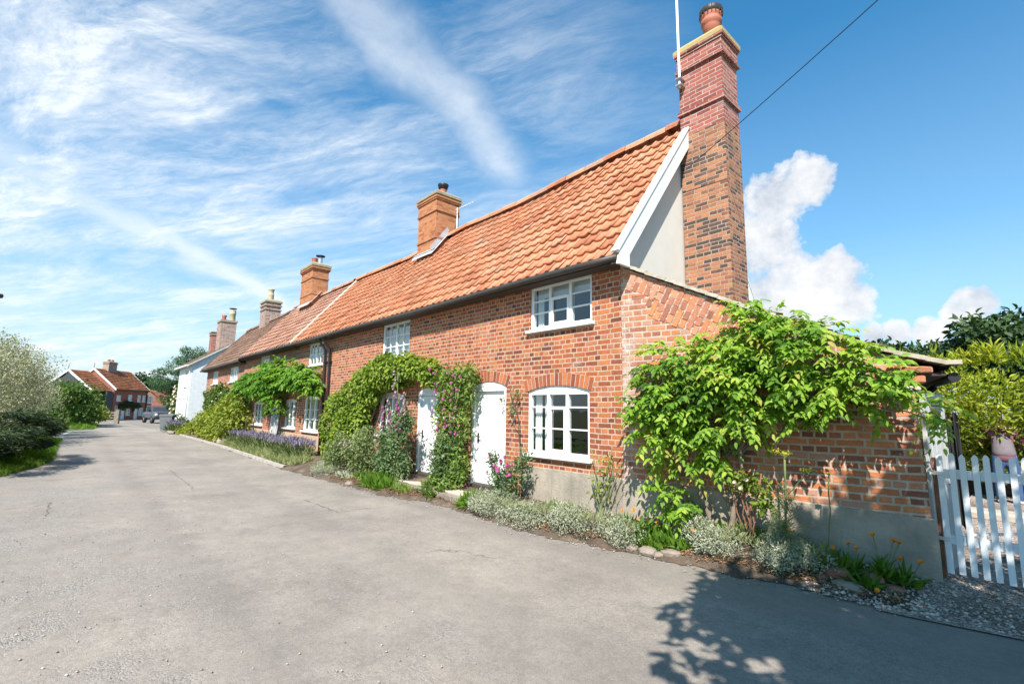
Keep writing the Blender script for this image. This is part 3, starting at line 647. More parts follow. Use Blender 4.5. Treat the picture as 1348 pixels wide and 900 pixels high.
# pale kerb along the front gardens, the white line at the side turning
mb = MB(); kx = axis(-31.5, -13.6, 40)
for a, b in zip(kx[:-1], kx[1:]):
    ya, yb = edgeN(a), edgeN(b); za, zb = gz(a), gz(b)
    for (dy0, dz0, dy1, dz1) in ((-.02, .0, -.015, .07), (-.015, .07, .07, .075), (.07, .075, .07, 0)):
        mb.face([(a, ya + dy0, za + dz0), (b - .015, yb + dy0, zb + dz0), (b - .015, yb + dy1, zb + dz1), (a, ya + dy1, za + dz1)])
tag(mb.build('kerb', M['kerb']), kind='structure')
mb = MB()
for (a, b, ww) in (((-39.6, .0), (-33.6, -.35), .16), ((-32.6, -.32), (-29.9, -.25), .12)):
    mb.face([(a[0], a[1], gz(a[0]) + .014), (b[0], b[1], gz(b[0]) + .014), (b[0], b[1] + ww, gz(b[0]) + .014), (a[0], a[1] + ww, gz(a[0]) + .014)])
tag(mb.build('road_marking', M['roadpaint']), kind='structure')
mb = MB(); mb.bbox(-24.2, -23.1, 4.62, 5.3, .05, .2, .02); tag(mb.build('paving', M['concrete']), kind='structure')

# old cracks in the tarmac
mb = MB(); rc_ = random.Random(4)
for L in ([(-14.88, 1.97), (-12.67, 1.92), (-11.18, 1.91)], [(-8.86, 3.15), (-8.09, 3.18), (-7.53, 3.22), (-7.51, 3.83), (-7.55, 4.5)], [(-10.73, -.64), (-10.72, -.36), (-10.99, -.1), (-9.6, -.12)]):
    P = []
    for a, b in zip(L[:-1], L[1:]):
        n = max(3, int(math.dist(a, b) / .09))
        for k in range(n): t = k / n; P.append((a[0] + (b[0] - a[0]) * t + rc_.gauss(0, .018), a[1] + (b[1] - a[1]) * t + rc_.gauss(0, .018)))
    for a, b in zip(P[:-1], P[1:]):
        w_ = rc_.uniform(.0015, .006); dx, dy = b[0] - a[0], b[1] - a[1]; l = math.hypot(dx, dy) or 1; nx, ny = -dy / l * w_, dx / l * w_
        zz = [.006 * math.sin(p[0] * .9) * math.sin(p[1] * 1.3) + .005 for p in (a, b)]
        mb.face([(a[0] - nx, a[1] - ny, zz[0]), (b[0] - nx, b[1] - ny, zz[1]), (b[0] + nx, b[1] + ny, zz[1]), (a[0] + nx, a[1] + ny, zz[0])])
tag(mb.build('road_cracks', M['crack']), kind='structure')
# ------------------------------------------------------------------ building kit
def arc_pts(x0, x1, z, rise, n=10):
    # from (x1,z) over the crown to (x0,z)
    c = x1 - x0; r = (c * c / 4 + rise * rise) / (2 * rise); cz = z + rise - r; a = math.asin(c / 2 / r); xm = (x0 + x1) / 2
    return [(xm + r * math.sin(a * (1 - 2 * k / n)), cz + r * math.cos(a * (1 - 2 * k / n))) for k in range(n + 1)]
def opening(x0, x1, z0, z1, rise=0):
    return [(x0, z0), (x1, z0)] + (arc_pts(x0, x1, z1, rise) if rise else [(x1, z1), (x0, z1)])
def voussoirs(parent, x0, x1, z, rise, Y, h=.19, n=None, mat='arch'):
    c = x1 - x0; r = (c * c / 4 + rise * rise) / (2 * rise); cz = z + rise - r; a = math.asin(c / 2 / r) * 1.07; xm = (x0 + x1) / 2; n = n or int(c / .072)
    mb = MB(); mo = MB(); P = lambda t, rr: (xm + rr * math.sin(t), cz + rr * math.cos(t))
    for k in range(n):
        t0 = -a + 2 * a * (k + .09) / n; t1 = -a + 2 * a * (k + .91) / n; j = random.uniform(-.008, .008)
        mb.prism([P(t0, r + .004), P(t1, r + .004), P(t1, r + h + j), P(t0, r + h + j)], 'y', Y - .007 + random.uniform(-.003, .002), Y + .05)
        u0 = -a + 2 * a * k / n; u1 = -a + 2 * a * (k + 1) / n
        mo.prism([P(u0, r + .002), P(u1, r + .002), P(u1, r + h), P(u0, r + h)], 'y', Y - .003, Y + .03)
    b = mb.build('brick_arch', M[mat], parent); mo.build('mortar', M['mortar'], b); return b
def window(parent, x0, x1, z0, z1, lights, Y=5.5, rise=0, sill=True, curtain=None, room='room', mat='white', inset=.025, glass='glass', sash=()):
    f = MB(); yf = Y + inset; yb = Y + .1; fw_ = .055
    f.bbox(x0, x0 + fw_, yf, yb, z0, z1); f.bbox(x1 - fw_, x1, yf, yb, z0, z1)
    f.bbox(x0 + fw_, x1 - fw_, yf, yb, z1 - fw_, z1); f.bbox(x0 + fw_, x1 - fw_, yf, yb, z0, z0 + fw_ * .9)
    ix0, ix1, iz0, iz1 = x0 + fw_, x1 - fw_, z0 + fw_ * .9, z1 - fw_; tot = sum(l[0] for l in lights); x = ix0
    for i, (wd, nc, rows) in enumerate(lights):
        xe = x + (ix1 - ix0) * wd / tot
        if i: f.bbox(x - .027, x + .027, yf + .003, yb, iz0, iz1)
        a, b = x + (.027 if i else 0), xe - (.027 if i < len(lights) - 1 else 0)
        if i in sash:
            top = iz0 + (iz1 - iz0) * (rows[-1] if len(rows) > 1 else 1)
            s = .038; f.bbox(a, a + s, yf - .006, yf + .03, iz0, top); f.bbox(b - s, b, yf - .006, yf + .03, iz0, top)
            f.bbox(a + s, b - s, yf - .006, yf + .03, iz0, iz0 + s); f.bbox(a + s, b - s, yf - .006, yf + .03, top - s, top + .01)
        for k in range(1, nc):
            xm = a + (b - a) * k / nc; f.box(xm - .011, xm + .011, yf + .012, yf + .045, iz0, iz1)
        for r_ in rows:
            zm = iz0 + (iz1 - iz0) * r_; f.box(a, b, yf + .014, yf + .043, zm - .011, zm + .011)
        x = xe
    if rise:
        arc = arc_pts(x0, x1, z1, rise); f.prism([(x0, z1 + .001), (x1, z1 + .001)] + arc[1:-1], 'y', yf - .004, yb)
    w_ = f.build('window', M[mat], parent)
    p = MB(); p.face([(ix0, yf + .03, iz0), (ix1, yf + .03, iz0), (ix1, yf + .03, iz1), (ix0, yf + .03, iz1)]); p.build('pane', M[glass], w_)
    if sill:
        s = MB(); s.bbox(x0 - .05, x1 + .05, Y - .07, Y + .03, z0 - .055, z0 - .002, .008); s.build('sill', M[mat], w_)
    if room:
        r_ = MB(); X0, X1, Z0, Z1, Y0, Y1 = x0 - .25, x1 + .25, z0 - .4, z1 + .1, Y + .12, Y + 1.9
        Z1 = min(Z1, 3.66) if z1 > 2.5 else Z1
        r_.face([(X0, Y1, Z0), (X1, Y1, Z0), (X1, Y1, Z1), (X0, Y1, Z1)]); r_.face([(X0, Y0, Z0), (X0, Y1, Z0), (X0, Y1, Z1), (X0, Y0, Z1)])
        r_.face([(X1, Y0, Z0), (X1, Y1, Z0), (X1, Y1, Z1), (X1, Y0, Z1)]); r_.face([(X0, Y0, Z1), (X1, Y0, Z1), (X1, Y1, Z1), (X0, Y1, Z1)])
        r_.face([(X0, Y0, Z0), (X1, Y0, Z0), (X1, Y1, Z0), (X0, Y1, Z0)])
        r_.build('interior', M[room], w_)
    for (a, b, za, zb, mt, amp) in (curtain or []):
        c = MB(); n = 26; ca, cb_, ya = x0 + (x1 - x0) * a, x0 + (x1 - x0) * b, Y + .15
        for k in range(n):
            q0, q1 = k / n, (k + 1) / n; y0_, y1_ = ya + amp * math.sin(q0 * 19), ya + amp * math.sin(q1 * 19)
            c.face([(ca + (cb_ - ca) * q0, y0_, z0 + (z1 - z0) * za), (ca + (cb_ - ca) * q1, y1_, z0 + (z1 - z0) * za), (ca + (cb_ - ca) * q1, y1_, z0 + (z1 - z0) * zb), (ca + (cb_ - ca) * q0, y0_, z0 + (z1 - z0) * zb)], smooth=True)
        c.build('curtain' if amp else 'blind', M[mt], w_)
    return w_
def door(parent, x0, x1, z0, z1, rise, Y=5.5, planks=6, mat='whitedoor', handle='l', frame=True, inset=.11):
    f = MB(); fr = .075
    if frame:
        f.bbox(x0, x0 + fr, Y + .015, Y + .12, z0, z1); f.bbox(x1 - fr, x1, Y + .015, Y + .12, z0, z1)
        f.bbox(x0 + fr, x1 - fr, Y + .015, Y + .12, z1 - fr, z1)
        if rise: f.prism([(x0, z1 + .001), (x1, z1 + .001)] + arc_pts(x0, x1, z1, rise)[1:-1], 'y', Y + .012, Y + .12)
    d_ = MB(); a, b = x0 + fr + .004, x1 - fr - .004; wd = (b - a) / planks
    for k in range(planks): d_.bbox(a + k * wd + .001, a + (k + 1) * wd - .001, Y + inset - .045, Y + inset - .005, z0 + .03, z1 - fr - .004, .005)
    D_ = d_.build('door', M[mat], parent)
    if frame: f.build('door_frame', M['white'], D_)
    s = MB(); s.bbox(x0 - .02, x1 + .02, Y - .05, Y + .12, z0 - .05, z0 + .028, .008); s.build('threshold', M['darkwood'] if mat == 'whitedoor' else M['stone'], D_)
    h = MB(); hx = a + .07 if handle == 'l' else b - .07; zc = z0 + (z1 - z0) * .48
    h.bbox(hx - .022, hx + .022, Y + inset - .058, Y + inset - .045, zc - .1, zc + .08, .004); h.tube([(hx, Y + inset - .05, zc + .02), (hx, Y + inset - .1, zc + .02), (hx + (.1 if handle == 'l' else -.1), Y + inset - .1, zc + .015)], .01, 8)
    h.build('handle', M['black'], D_); return D_
def pantiles(parent, name, A, B, C, D, ncol, nrow, mat, sag=None, amp=.02, lip=.04, seed=1, jit=1.0):
    A, B, C, D = map(Vector, (A, B, C, D)); rng = random.Random(seed); nrm = (B - A).cross(D - A).normalized()
    if nrm.z < 0: nrm = -nrm
    pr = [0, .18, .42, .62, .78, .9, 1.05]
    hh = [amp * q for q in (.1, -.45, -.6, -.25, .75, 1.15, .5)]
    V, F, UV = [], [], []; slope = (D - A).length / nrow
    def P(s, t): 
        p = (A * (1 - s) + B * s) * (1 - t) + (D * (1 - s) + C * s) * t
        if sag: p = p + Vector((0, 0, sag(p.x, t)))
        return p
    for r in range(nrow):
        for c in range(ncol):
            j = rng.gauss(0, .004) * jit; js = rng.gauss(0, .012) * jit; tw = rng.gauss(0, .006) * jit
            t0 = (r - .12 + js) / nrow; t1 = min((r + 1.02) / nrow, 1.0); i0 = len(V)
            if r == 0: t0 = (0 + js * .6) / nrow - .008
            for k, u in enumerate(pr):
                s = (c + u) / ncol; lift = lip + j + tw * (u - .5); q0 = P(s, t0); q1 = P(s, t1)
                V.append(q0 + nrm * (hh[k] + lift - .03)); V.append(q0 + nrm * (hh[k] + lift)); V.append(q1 + nrm * (hh[k] + j * .5))
            for k in range(6):
                a = i0 + k * 3; F.append((a + 1, a + 4, a + 5, a + 2)); F.append((a, a + 3, a + 4, a + 1))
                for _ in range(2): UV += [(c + .5, r + .5)] * 4
    me = bpy.data.meshes.new(name); me.from_pydata([tuple(v) for v in V], [], F)
    u = me.uv_layers.new(name='UVMap'); u.data.foreach_set('uv', np.array(UV, dtype=np.float32).ravel())
    me.polygons.foreach_set('use_smooth', [i % 2 == 0 for i in range(len(F))]); me.update()
    return link(name, me, mat, parent)
def ridge(parent, pts, mat, r=.11, seglen=.42, mname='ridge_tiles'):
    mb = MB(); rng = random.Random(3)
    for (a, b) in zip(pts[:-1], pts[1:]):
        a, b = Vector(a), Vector(b); n = max(1, int((b - a).length / seglen)); t = (b - a).normalized(); sd = Vector((-t.y, t.x, 0)).normalized()
        for k in range(n):
            p = a + (b - a) * (k / n); q = a + (b - a) * ((k + .985) / n); dz = rng.gauss(0, .006); rr = r * rng.uniform(.97, 1.04)
            for m_ in range(6):
                a0, a1 = math.pi * m_ / 6 - .25 + .5 * m_ / 6 - .0, math.pi * (m_ + 1) / 6 - .25 + .5 * (m_ + 1) / 6
                f = lambda c, an: c + sd * math.cos(an) * rr + Vector((0, 0, math.sin(an) * rr - .02 + dz))
                mb.face([f(p, a0), f(q, a0), f(q, a1), f(p, a1)], uv=[(k + .5, .5)] * 4)
                mb.face([f(p, a0), f(p, a1), p + Vector((0, 0, -.04 + dz))], uv=[(k + .5, .5)] * 3)
    return mb.build(mname, mat, parent)
def chimney(parent, x0, x1, y0, y1, z0, z1, mat, bands=(), cap='lichen2', cap_h=.07, caplip=.045, upper=None, upper_z=None, upmat=None, name='chimney'):
    s = MB(); s.box(x0, x1, y0, y1, z0, upper_z or z1)
    for (zb, h, o) in [b for b in bands if not upper_z or b[0] < upper_z]: s.box(x0 - o, x1 + o, y0 - o, y1 + o, zb, zb + h)
    st = s.build(name, M[mat], parent)
    if upper_z:
        u = MB(); o = -.004; u.box(x0 - o, x1 + o, y0 - o, y1 + o, upper_z, z1)
        for (zb, h, o) in [b for b in bands if b[0] >= upper_z]: u.box(x0 - o, x1 + o, y0 - o, y1 + o, zb, zb + h)
        u.build('upper_stack', M[upmat], st)
    c = MB(); ob = max([b[2] for b in bands] + [0]) ; o1 = ob + .004
    xm, ym = (x0 + x1) / 2, (y0 + y1) / 2
    lo = [(x0 - o1, y0 - o1), (x1 + o1, y0 - o1), (x1 + o1, y1 + o1), (x0 - o1, y1 + o1)]; hi = [(x + (xm - x) * .25, y + (ym - y) * .25) for x, y in lo]
    zt = z1 + .0
    c.face([(x, y, zt) for x, y in lo]); c.face([(x, y, zt + cap_h + .04) for x, y in hi])
    for i in range(4):
        k = (i + 1) % 4; c.face([(*lo[i], zt), (*lo[k], zt), (*lo[k], zt + cap_h * .55), (*lo[i], zt + cap_h * .55)]); c.face([(*lo[i], zt + cap_h * .55), (*lo[k], zt + cap_h * .55), (*hi[k], zt + cap_h + .04), (*hi[i], zt + cap_h + .04)])
    c.build('chimney_cap', M[cap], st); return st
def pot(parent, x, y, z, prof, mat): return MB().lathe(prof, (x, y, z), 18).build('chimney_pot', M[mat], parent)

# ------------------------------------------------------------------ the brick terrace
EY, EZ, RY = 5.24, 3.70, 7.40
SL = 1.272
ridge_z = lerp_pts([(-3.6, 6.50), (-5, 6.49), (-6.5, 6.43), (-8.1, 6.36), (-10, 6.40), (-11.5, 6.32), (-13, 6.2), (-15, 6.22), (-17, 6.24), (-24, 6.2)])
def sagA(x, t): return (ridge_z(x) - 6.46) * t + .012 * math.sin(x * 1.9) * t + .02 * math.sin(x * .8 + 2) * math.sin(3.1 * t)
A = empty('brick_cottage', (0, 0, 0), 0, 'end-of-row red brick cottage with tall gable chimney, white arched doors and orange pantile roof', 'cottage', 'brick cottages in the terrace')
UW = (-5.69, -4.39, 2.9, 3.63); LW = (-5.73, -4.45, .93, 1.9); MW = (-10.9, -9.6, 2.75, 3.62); HW = (-10.88, -9.72, .98, 1.88)
D1 = (-7.23, -6.26, .27, 2.0); D2 = (-9.14, -8.3, .27, 1.95)
XA0, XA1 = -14.2, -3.88
wallm = MB(); fa = lambda u, v, d: (u, 5.5 + d, v)
wallm.panel([(XA0, -.1), (XA1, -.1), (XA1, 3.72), (XA0, 3.72)],
            [opening(*UW), opening(*MW), opening(*LW, .085), opening(*HW, .085), opening(*D1, .1), opening(*D2, .09)], fa, .15)
gab = lambda x: [(x, 5.5, -.1), (x, 9.3, -.1), (x, 9.3, 3.7), (x, RY, 6.4), (x, 5.5, 3.72)]
wallm.face([(XA0, 9.3, -.1), (XA1, 9.3, -.1), (XA1, 9.3, 3.7), (XA0, 9.3, 3.7)])
wallm.face([(XA1, 5.5, -.1), (XA1, 9.3, -.1), (XA1, 9.3, 3.6), (XA1, 5.5, 3.6)])
WA = wallm.build('wall', M['brick'], A)
g_ = MB(); g_.prism([(5.52, 3.4), (9.28, 3.4), (9.28, 3.68), (RY, 6.42), (5.52, 3.7)], 'x', XA1 + .003, XA1 + .02); g_.build('gable_wall', M['render'], A)
g_ = MB(); g_.bbox(-5.8, XA1 - .004, 5.478, 5.51, -.1, .73, .006); g_.build('plinth', M['cement'], A)
# vertical joint crack in the brickwork
mb = MB(); zz = np.linspace(2.3, 3.55, 14)
for a, b in zip(zz[:-1], zz[1:]):
    xa, xb = -8.02 + .012 * math.sin(a * 9), -8.02 + .012 * math.sin(b * 9); mb.face([(xa, 5.4975, a), (xa + .009, 5.4975, a), (xb + .009, 5.4975, b), (xb, 5.4975, b)])
mb.build('crack', M['darkwood'], A)
for (o, rise) in ((LW, .085), (HW, .085), (D1, .1), (D2, .09)): voussoirs(A, o[0], o[1], o[3], rise, 5.5)
three = [(1, 1, (.36, .72)), (1.12, 1, (.38, .76)), (1, 1, (.36, .72))]
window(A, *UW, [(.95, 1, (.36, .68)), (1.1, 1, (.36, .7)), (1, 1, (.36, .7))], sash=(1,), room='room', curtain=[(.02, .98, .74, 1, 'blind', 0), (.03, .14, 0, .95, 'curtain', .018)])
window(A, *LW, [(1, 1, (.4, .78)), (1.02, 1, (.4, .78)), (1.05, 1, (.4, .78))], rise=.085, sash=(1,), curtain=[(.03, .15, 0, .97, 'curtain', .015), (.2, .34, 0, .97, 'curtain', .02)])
window(A, *MW, [(1, 2, (.33, .66)), (1, 2, (.33, .66))], sash=(), curtain=[(.02, .98, 0, .98, 'net', .015)])
window(A, *HW, [(1, 2, (.33, .66)), (1, 2, (.33, .66))], rise=.085, curtain=[(.02, .98, 0, .98, 'net', .015)])
door(A, *D1, .1, handle='l'); door(A, *D2, .09, planks=5)
# things seen in the lower room
mb = MB(); mb.bbox(-4.95, -4.5, 6.3, 6.8, .5, 1.22, .02); mb.bbox(-5.0, -4.45, 6.25, 6.85, 1.22, 1.26, .01); mb.build('furniture', M['redwood'], A)
# roof: front and back slopes, ridge, barge boards, fascia, gutter
XR0, XR1 = -16.85, -3.72
pantiles(A, 'roof', (XR0, EY, EZ), (XR1, EY, EZ), (XR1, RY, 6.46), (XR0, RY, 6.46), 62, 13, M['tile'], sagA)
pantiles(A, 'roof', (XR1, 9.56, EZ), (XR0, 9.56, EZ), (XR0, RY, 6.46), (XR1, RY, 6.46), 40, 8, M['tile'], sagA, seed=4)
ridge(A, [(x, RY, ridge_z(x) + .07) for x in (XR0, -15, -13, -11.5, -10, -8.1, -6.5, -5, XR1)], M['tile'])
bb = MB()
for yy, s in ((EY - .03, 1), (9.59, -1)):
    e = Vector((0, yy, EZ - .0)); r_ = Vector((0, RY, 6.5)); dv = (r_ - e).normalized(); nn = Vector((0, -dv.z * s, dv.y * s)); nn = nn if nn.z > 0 else -nn
    P4 = [e - nn * .17, r_ - nn * .17 - Vector((0, 0, .0)), r_ + nn * .035, e + nn * .035]
    bb.prism([(p.y, p.z) for p in P4], 'x', XR1 - .006, XR1 + .03)
    P5 = [e + nn * .035 - Vector((0, 0, 0)), r_ + nn * .035, r_ + nn * .06, e + nn * .06]
    bb.prism([(p.y, p.z) for p in P5], 'x', XR1 - .075, XR1 + .045)
bb.prism([(EY - .06, EZ - .15), (EY + .2, EZ - .15), (EY + .2, EZ + .12), (EY - .02, EZ + .02)], 'x', XR1 - .004, XR1 + .034)
bb.build('bargeboard', M['white'], A)
so = MB()
for yy, s in ((EY, 1), (9.56, -1)):
    e = Vector((0, yy, EZ - .02)); r_ = Vector((0, RY, 6.42)); so.face([(XA1 + .021, e.y, e.z - .1), (XR1 - .006, e.y, e.z - .1), (XR1 - .006, r_.y, r_.z - .12), (XA1 + .021, r_.y, r_.z - .12)])
so.build('soffit', M['white'], A)
ev = MB(); ev.box(XR0, XR1 - .02, EY + .06, 5.499, EZ - .1, EZ - .06); ev.box(XR0, XR1 - .02, EY + .03, EY + .06, EZ - .1, EZ + .0); ev.build('fascia', M['darkwood'], A)
gu = MB(); gx = list(np.linspace(XR0, XR1, 24)); gu.tube([(x, EY - .025, EZ - .055 + .012 * math.sin(x * .9)) for x in gx], .05, 10); gu.build('gutter', M['gutter'], A)
dk = MB()
for yy in (EY, 9.56): dk.face([(XR0, yy + (.02 if yy < 7 else -.02), EZ - .05), (XR1, yy + (.02 if yy < 7 else -.02), EZ - .05), (XR1, RY, 6.2), (XR0, RY, 6.2)])
dk.build('roof_deck', M['darkwood'], A)
# gable chimney
C1 = chimney(A, -3.83, -3.08, 7.22, 7.79, 2.2, 7.74, 'chim_old', [(6.60, .07, .03), (7.39, .035, .045), (7.425, .24, .018), (7.665, .04, .035), (7.705, .035, .055)], 'lichen', .13, upper_z=6.22, upmat='chim_red')
pt = pot(C1, -3.34, 7.5, 7.86, [(.0, .06), (.145, 0), (.14, .3), (.15, .33), (.17, .36), (.17, .42), (.155, .44), (.16, .46), (.175, .5), (.17, .52)], 'pot')
hd = MB().lathe([(.165, .52), (.185, .54), (.19, .62), (.15, .66), (.0, .68)], (-3.34, 7.5, 7.86), 18)
for k in range(18): a = k * math.pi / 9; hd.box(-.006, .006, -.006, .006, .5, .62, Matrix.Translation((-3.34 + .187 * math.cos(a), 7.5 + .187 * math.sin(a), 7.86)))
hd.build('pot_cowl', M['gutter'], pt)
mb = MB(); mb.bbox(-3.95, -3.0, 7.1, 7.9, 2.9, 2.96, .01); mb.build('flashing', M['lead'], C1)
# ridge chimney
C2 = chimney(A, -11.95, -11.0, 6.97, 7.72, 5.2, 7.56, 'chim_or', [(6.28, .05, .025), (7.08, .05, .03), (7.13, .3, .012), (7.42, .05, .04), (7.47, .05, .06)], 'lichen2', .13)
pt = pot(C2, -11.22, 7.3, 7.66, [(.1, 0), (.1, .2), (.11, .24)], 'pot')
MB().lathe([(.1, .2), (.13, .22), (.15, .3), (.16, .34), (.12, .36), (.0, .37)], (-11.22, 7.3, 7.66), 16).build('pot_cowl', M['black'], pt)
fl = MB(); sd = Vector((0, RY - EY, 6.46 - EZ)).normalized(); nn = Vector((0, -sd.z, sd.y)); 
def on_roof(x, y, o=.07): p = Vector((x, y, EZ + (y - EY) * (6.46 - EZ) / (RY - EY) - .05)); return p + nn * o
fl.face([on_roof(-12.0, 6.88, .08), on_roof(-10.95, 6.88, .08), on_roof(-10.95, 6.98, .11), on_roof(-12.0, 6.98, .11)])
fl.face([on_roof(-12.02, 6.955, .12), on_roof(-10.95, 6.955, .12), Vector((-10.95, 6.955, 6.0)), Vector((-12.02, 6.955, 6.0))])
fl.face([on_roof(-10.985, 6.95, .1), on_roof(-10.985, 7.5, .1), on_roof(-10.985, 7.5, .22), on_roof(-10.985, 6.95, .22)])
fl.face([on_roof(-10.985, 6.85, .09), on_roof(-10.87, 6.85, .09), on_roof(-10.87, 7.42, .09), on_roof(-10.985, 7.42, .09)])
fl.build('flashing', M['lead'], C2)

# middle cottage
B = empty('brick_cottage', (0, 0, 0), 0, 'middle red brick cottage with white sash windows, buff plinth and dusty pink tile roof', 'cottage', 'brick cottages in the terrace')
XB0, XB1 = -23.3, -14.203
BW = [(-15.94, -14.72, 2.9, 3.6, 0), (-21.4, -20.2, 2.92, 3.58, 0), (-16.02, -14.74, .87, 1.88, .07), (-17.9, -16.75, .9, 1.8, .06), (-21.85, -20.47, .89, 1.72, .06)]
BD = (-19.5, -18.5, .3, 1.85)
wallm = MB(); wallm.panel([(XB0, -.1), (XB1, -.1), (XB1, 3.72), (XB0, 3.72)], [opening(*o[:4], o[4]) for o in BW] + [opening(*BD)], fa, .15)
wallm.face([(XB0, 9.3, -.1), (XB1, 9.3, -.1), (XB1, 9.3, 3.7), (XB0, 9.3, 3.7)]); wallm.build('wall', M['brick_b'], B)
pl = MB(); pl.bbox(-18.46, XB1 - .02, 5.478, 5.51, -.1, .74, .006); pl.bbox(-22.3, -19.54, 5.478, 5.51, -.1, .72, .006); pl.build('plinth', M['buff'], B)
for o in BW:
    if o[4]: voussoirs(B, o[0], o[1], o[3], o[4], 5.5, .17)
    window(B, *o[:4], [(1, 2 if o[3] > 2 else 1, (.33, .66)), (1, 1, (.33, .66)), (1, 1, (.33, .66))] if o[3] < 2 else [(1, 2, (.5,)), (1, 2, (.5,))], rise=o[4], curtain=[(.02, .3, 0, .98, 'net', .015), (.68, .98, 0, .98, 'net', .015)], room='room_light')
door(B, *BD, 0, planks=5, mat='greywood', handle='r')
XRB0, XRB1 = -23.7, -17.02
pantiles(B, 'roof', (XRB0, EY, EZ), (XRB1, EY, EZ), (XRB1, RY, 6.46), (XRB0, RY, 6.46), 30, 12, M['tile_b'], sagA, seed=9)
pantiles(B, 'roof', (XRB1, 9.56, EZ), (XRB0, 9.56, EZ), (XRB0, RY, 6.46), (XRB1, RY, 6.46), 16, 6, M['tile_b'], sagA, seed=10)
ridge(B, [(XRB0, RY, 6.25), (-20, RY, 6.29), (XRB1, RY, 6.3)], M['tile_b'])
st = MB(); st.face([(-17.05, EY - .02, EZ + .07), (-16.8, EY - .02, EZ + .07), (-16.8, RY, 6.33), (-17.05, RY, 6.33)]); st.face([(-17.05, EY - .02, EZ - .03), (-16.8, EY - .02, EZ - .03), (-16.8, EY - .02, EZ + .07), (-17.05, EY - .02, EZ + .07)]); st.face([(-16.8, EY - .02, EZ), (-16.8, EY - .02, EZ + .07), (-16.8, RY, 6.33), (-16.8, RY, 6.2)]); st.build('mortar_fillet', M['mortar'], B)
ev = MB(); ev.box(XRB0, XRB1 + .16, EY + .06, 5.499, EZ - .13, EZ - .07); ev.box(XRB0, XRB1 + .16, EY + .03, EY + .06, EZ - .14, EZ); ev.build('fascia', M['darkwood'], B)
MB().tube([(x, EY - .025, EZ - .055) for x in (XRB0, -20, XRB1 + .15)], .05, 10).build('gutter', M['gutter'], B)
dk = MB(); dk.face([(XRB0, EY + .02, EZ - .05), (XRB1, EY + .02, EZ - .05), (XRB1, RY, 6.15), (XRB0, RY, 6.15)]); dk.prism([(5.5, 3.5), (9.3, 3.5), (RY, 6.2)], 'x', XRB0 + .02, XRB0 + .06); dk.build('roof_deck', M['darkwood'], B)
C3 = chimney(B, -21.75, -20.38, 6.95, 7.62, 5.2, 7.52, 'chim_or', [(6.3, .05, .02), (7.0, .05, .03), (7.36, .05, .04), (7.42, .06, .07)], 'lichen2', .16)
pt = pot(C3, -21.0, 7.2, 7.66, [(.13, 0), (.12, .3), (.14, .34)], 'pot'); pt2 = pot(C3, -20.62, 7.3, 7.66, [(.1, 0), (.1, .32)], 'metal')
MB().lathe([(.1, .34), (.19, .37), (.19, .4), (0, .43)], (-20.62, 7.3, 7.66), 16).build('pot_cowl', M['black'], pt2)
fl = MB(); fl.face([on_roof(-21.8, 6.89, .08), on_roof(-20.34, 6.89, .08), on_roof(-20.34, 6.98, .11), on_roof(-21.8, 6.98, .11)]); fl.face([on_roof(-21.8, 6.935, .1), on_roof(-20.35, 6.935, .1), Vector((-20.35, 6.935, 5.98)), Vector((-21.8, 6.935, 5.98))]); fl.face([on_roof(-20.36, 6.9, .09), on_roof(-20.26, 6.9, .09), on_roof(-20.26, 7.4, .09), on_roof(-20.36, 7.4, .09)]); fl.build('flashing', M['lead'], C3)
# two rainwater pipes at the party wall
for i, (x, lab) in enumerate(((-14.02, 'black drainpipe on the brick wall, nearer of the two beside the ivy'), (-14.36, 'black drainpipe at the edge of the middle cottage, farther of the two'))):
    mb = MB(); mb.tube([(x, EY, EZ - .08), (x, EY + .02, EZ - .2), (x, 5.42, EZ - .42), (x, 5.44, 2), (x, 5.44, .2)], .038, 10)
    dp = mb.build('drainpipe', M['black'])
    tag(dp, lab, 'drainpipe', 'drainpipes at the party wall')
    for z in (2.9, 1.6): MB().bbox(x - .06, x + .06, 5.4, 5.499, z, z + .05, .005).build('pipe_bracket', M['black'], dp)

# far end cottage of the terrace, lower roof
Cc = empty('brick_cottage', (0, 0, 0), 0, 'far end red brick cottage with a lower mossy brown tile roof', 'cottage', 'brick cottages in the terrace')
XC0, XC1 = -31.9, -23.303
CW = [(-26.5, -24.95, 2.72, 3.42), (-30.4, -29.1, 2.72, 3.4), (-26.5, -25.1, .9, 1.8)]
wallm = MB(); wallm.panel([(XC0, -.2), (XC1, -.2), (XC1, 3.6), (XC0, 3.6)], [opening(*o) for o in CW], fa, .15)
wallm.face([(XC0, 5.5, -.2), (XC0, 9.3, -.2), (XC0, 9.3, 3.6), (XC0, RY, 5.95), (XC0, 5.5, 3.6)]); wallm.build('wall', M['brick_c'], Cc)
for o in CW: window(Cc, *o, [(1, 2, (.5,)), (1, 2, (.5,))], curtain=[(.02, .98, 0, .98, 'net', .015)], room=None)
pantiles(Cc, 'roof', (-32.1, EY, 3.58), (-23.72, EY, 3.58), (-23.72, RY, 6.08), (-32.1, RY, 6.0), 36, 12, M['tile_c'], None, seed=12)
pantiles(Cc, 'roof', (-23.72, 9.56, 3.58), (-32.1, 9.56, 3.58), (-32.1, RY, 6.0), (-23.72, RY, 6.08), 16, 6, M['tile_c'], None, seed=13)
ridge(Cc, [(-32.1, RY, 6.05), (-23.8, RY, 6.12)], M['tile_c'])
ev = MB(); ev.box(-32.1, -23.75, EY + .03, 5.499, 3.44, 3.5); ev.prism([(EY - .03, 3.5), (EY - .03, 3.62), (RY, 6.08), (RY, 5.94)], 'x', -32.16, -32.11); ev.build('fascia', M['darkwood'], Cc)
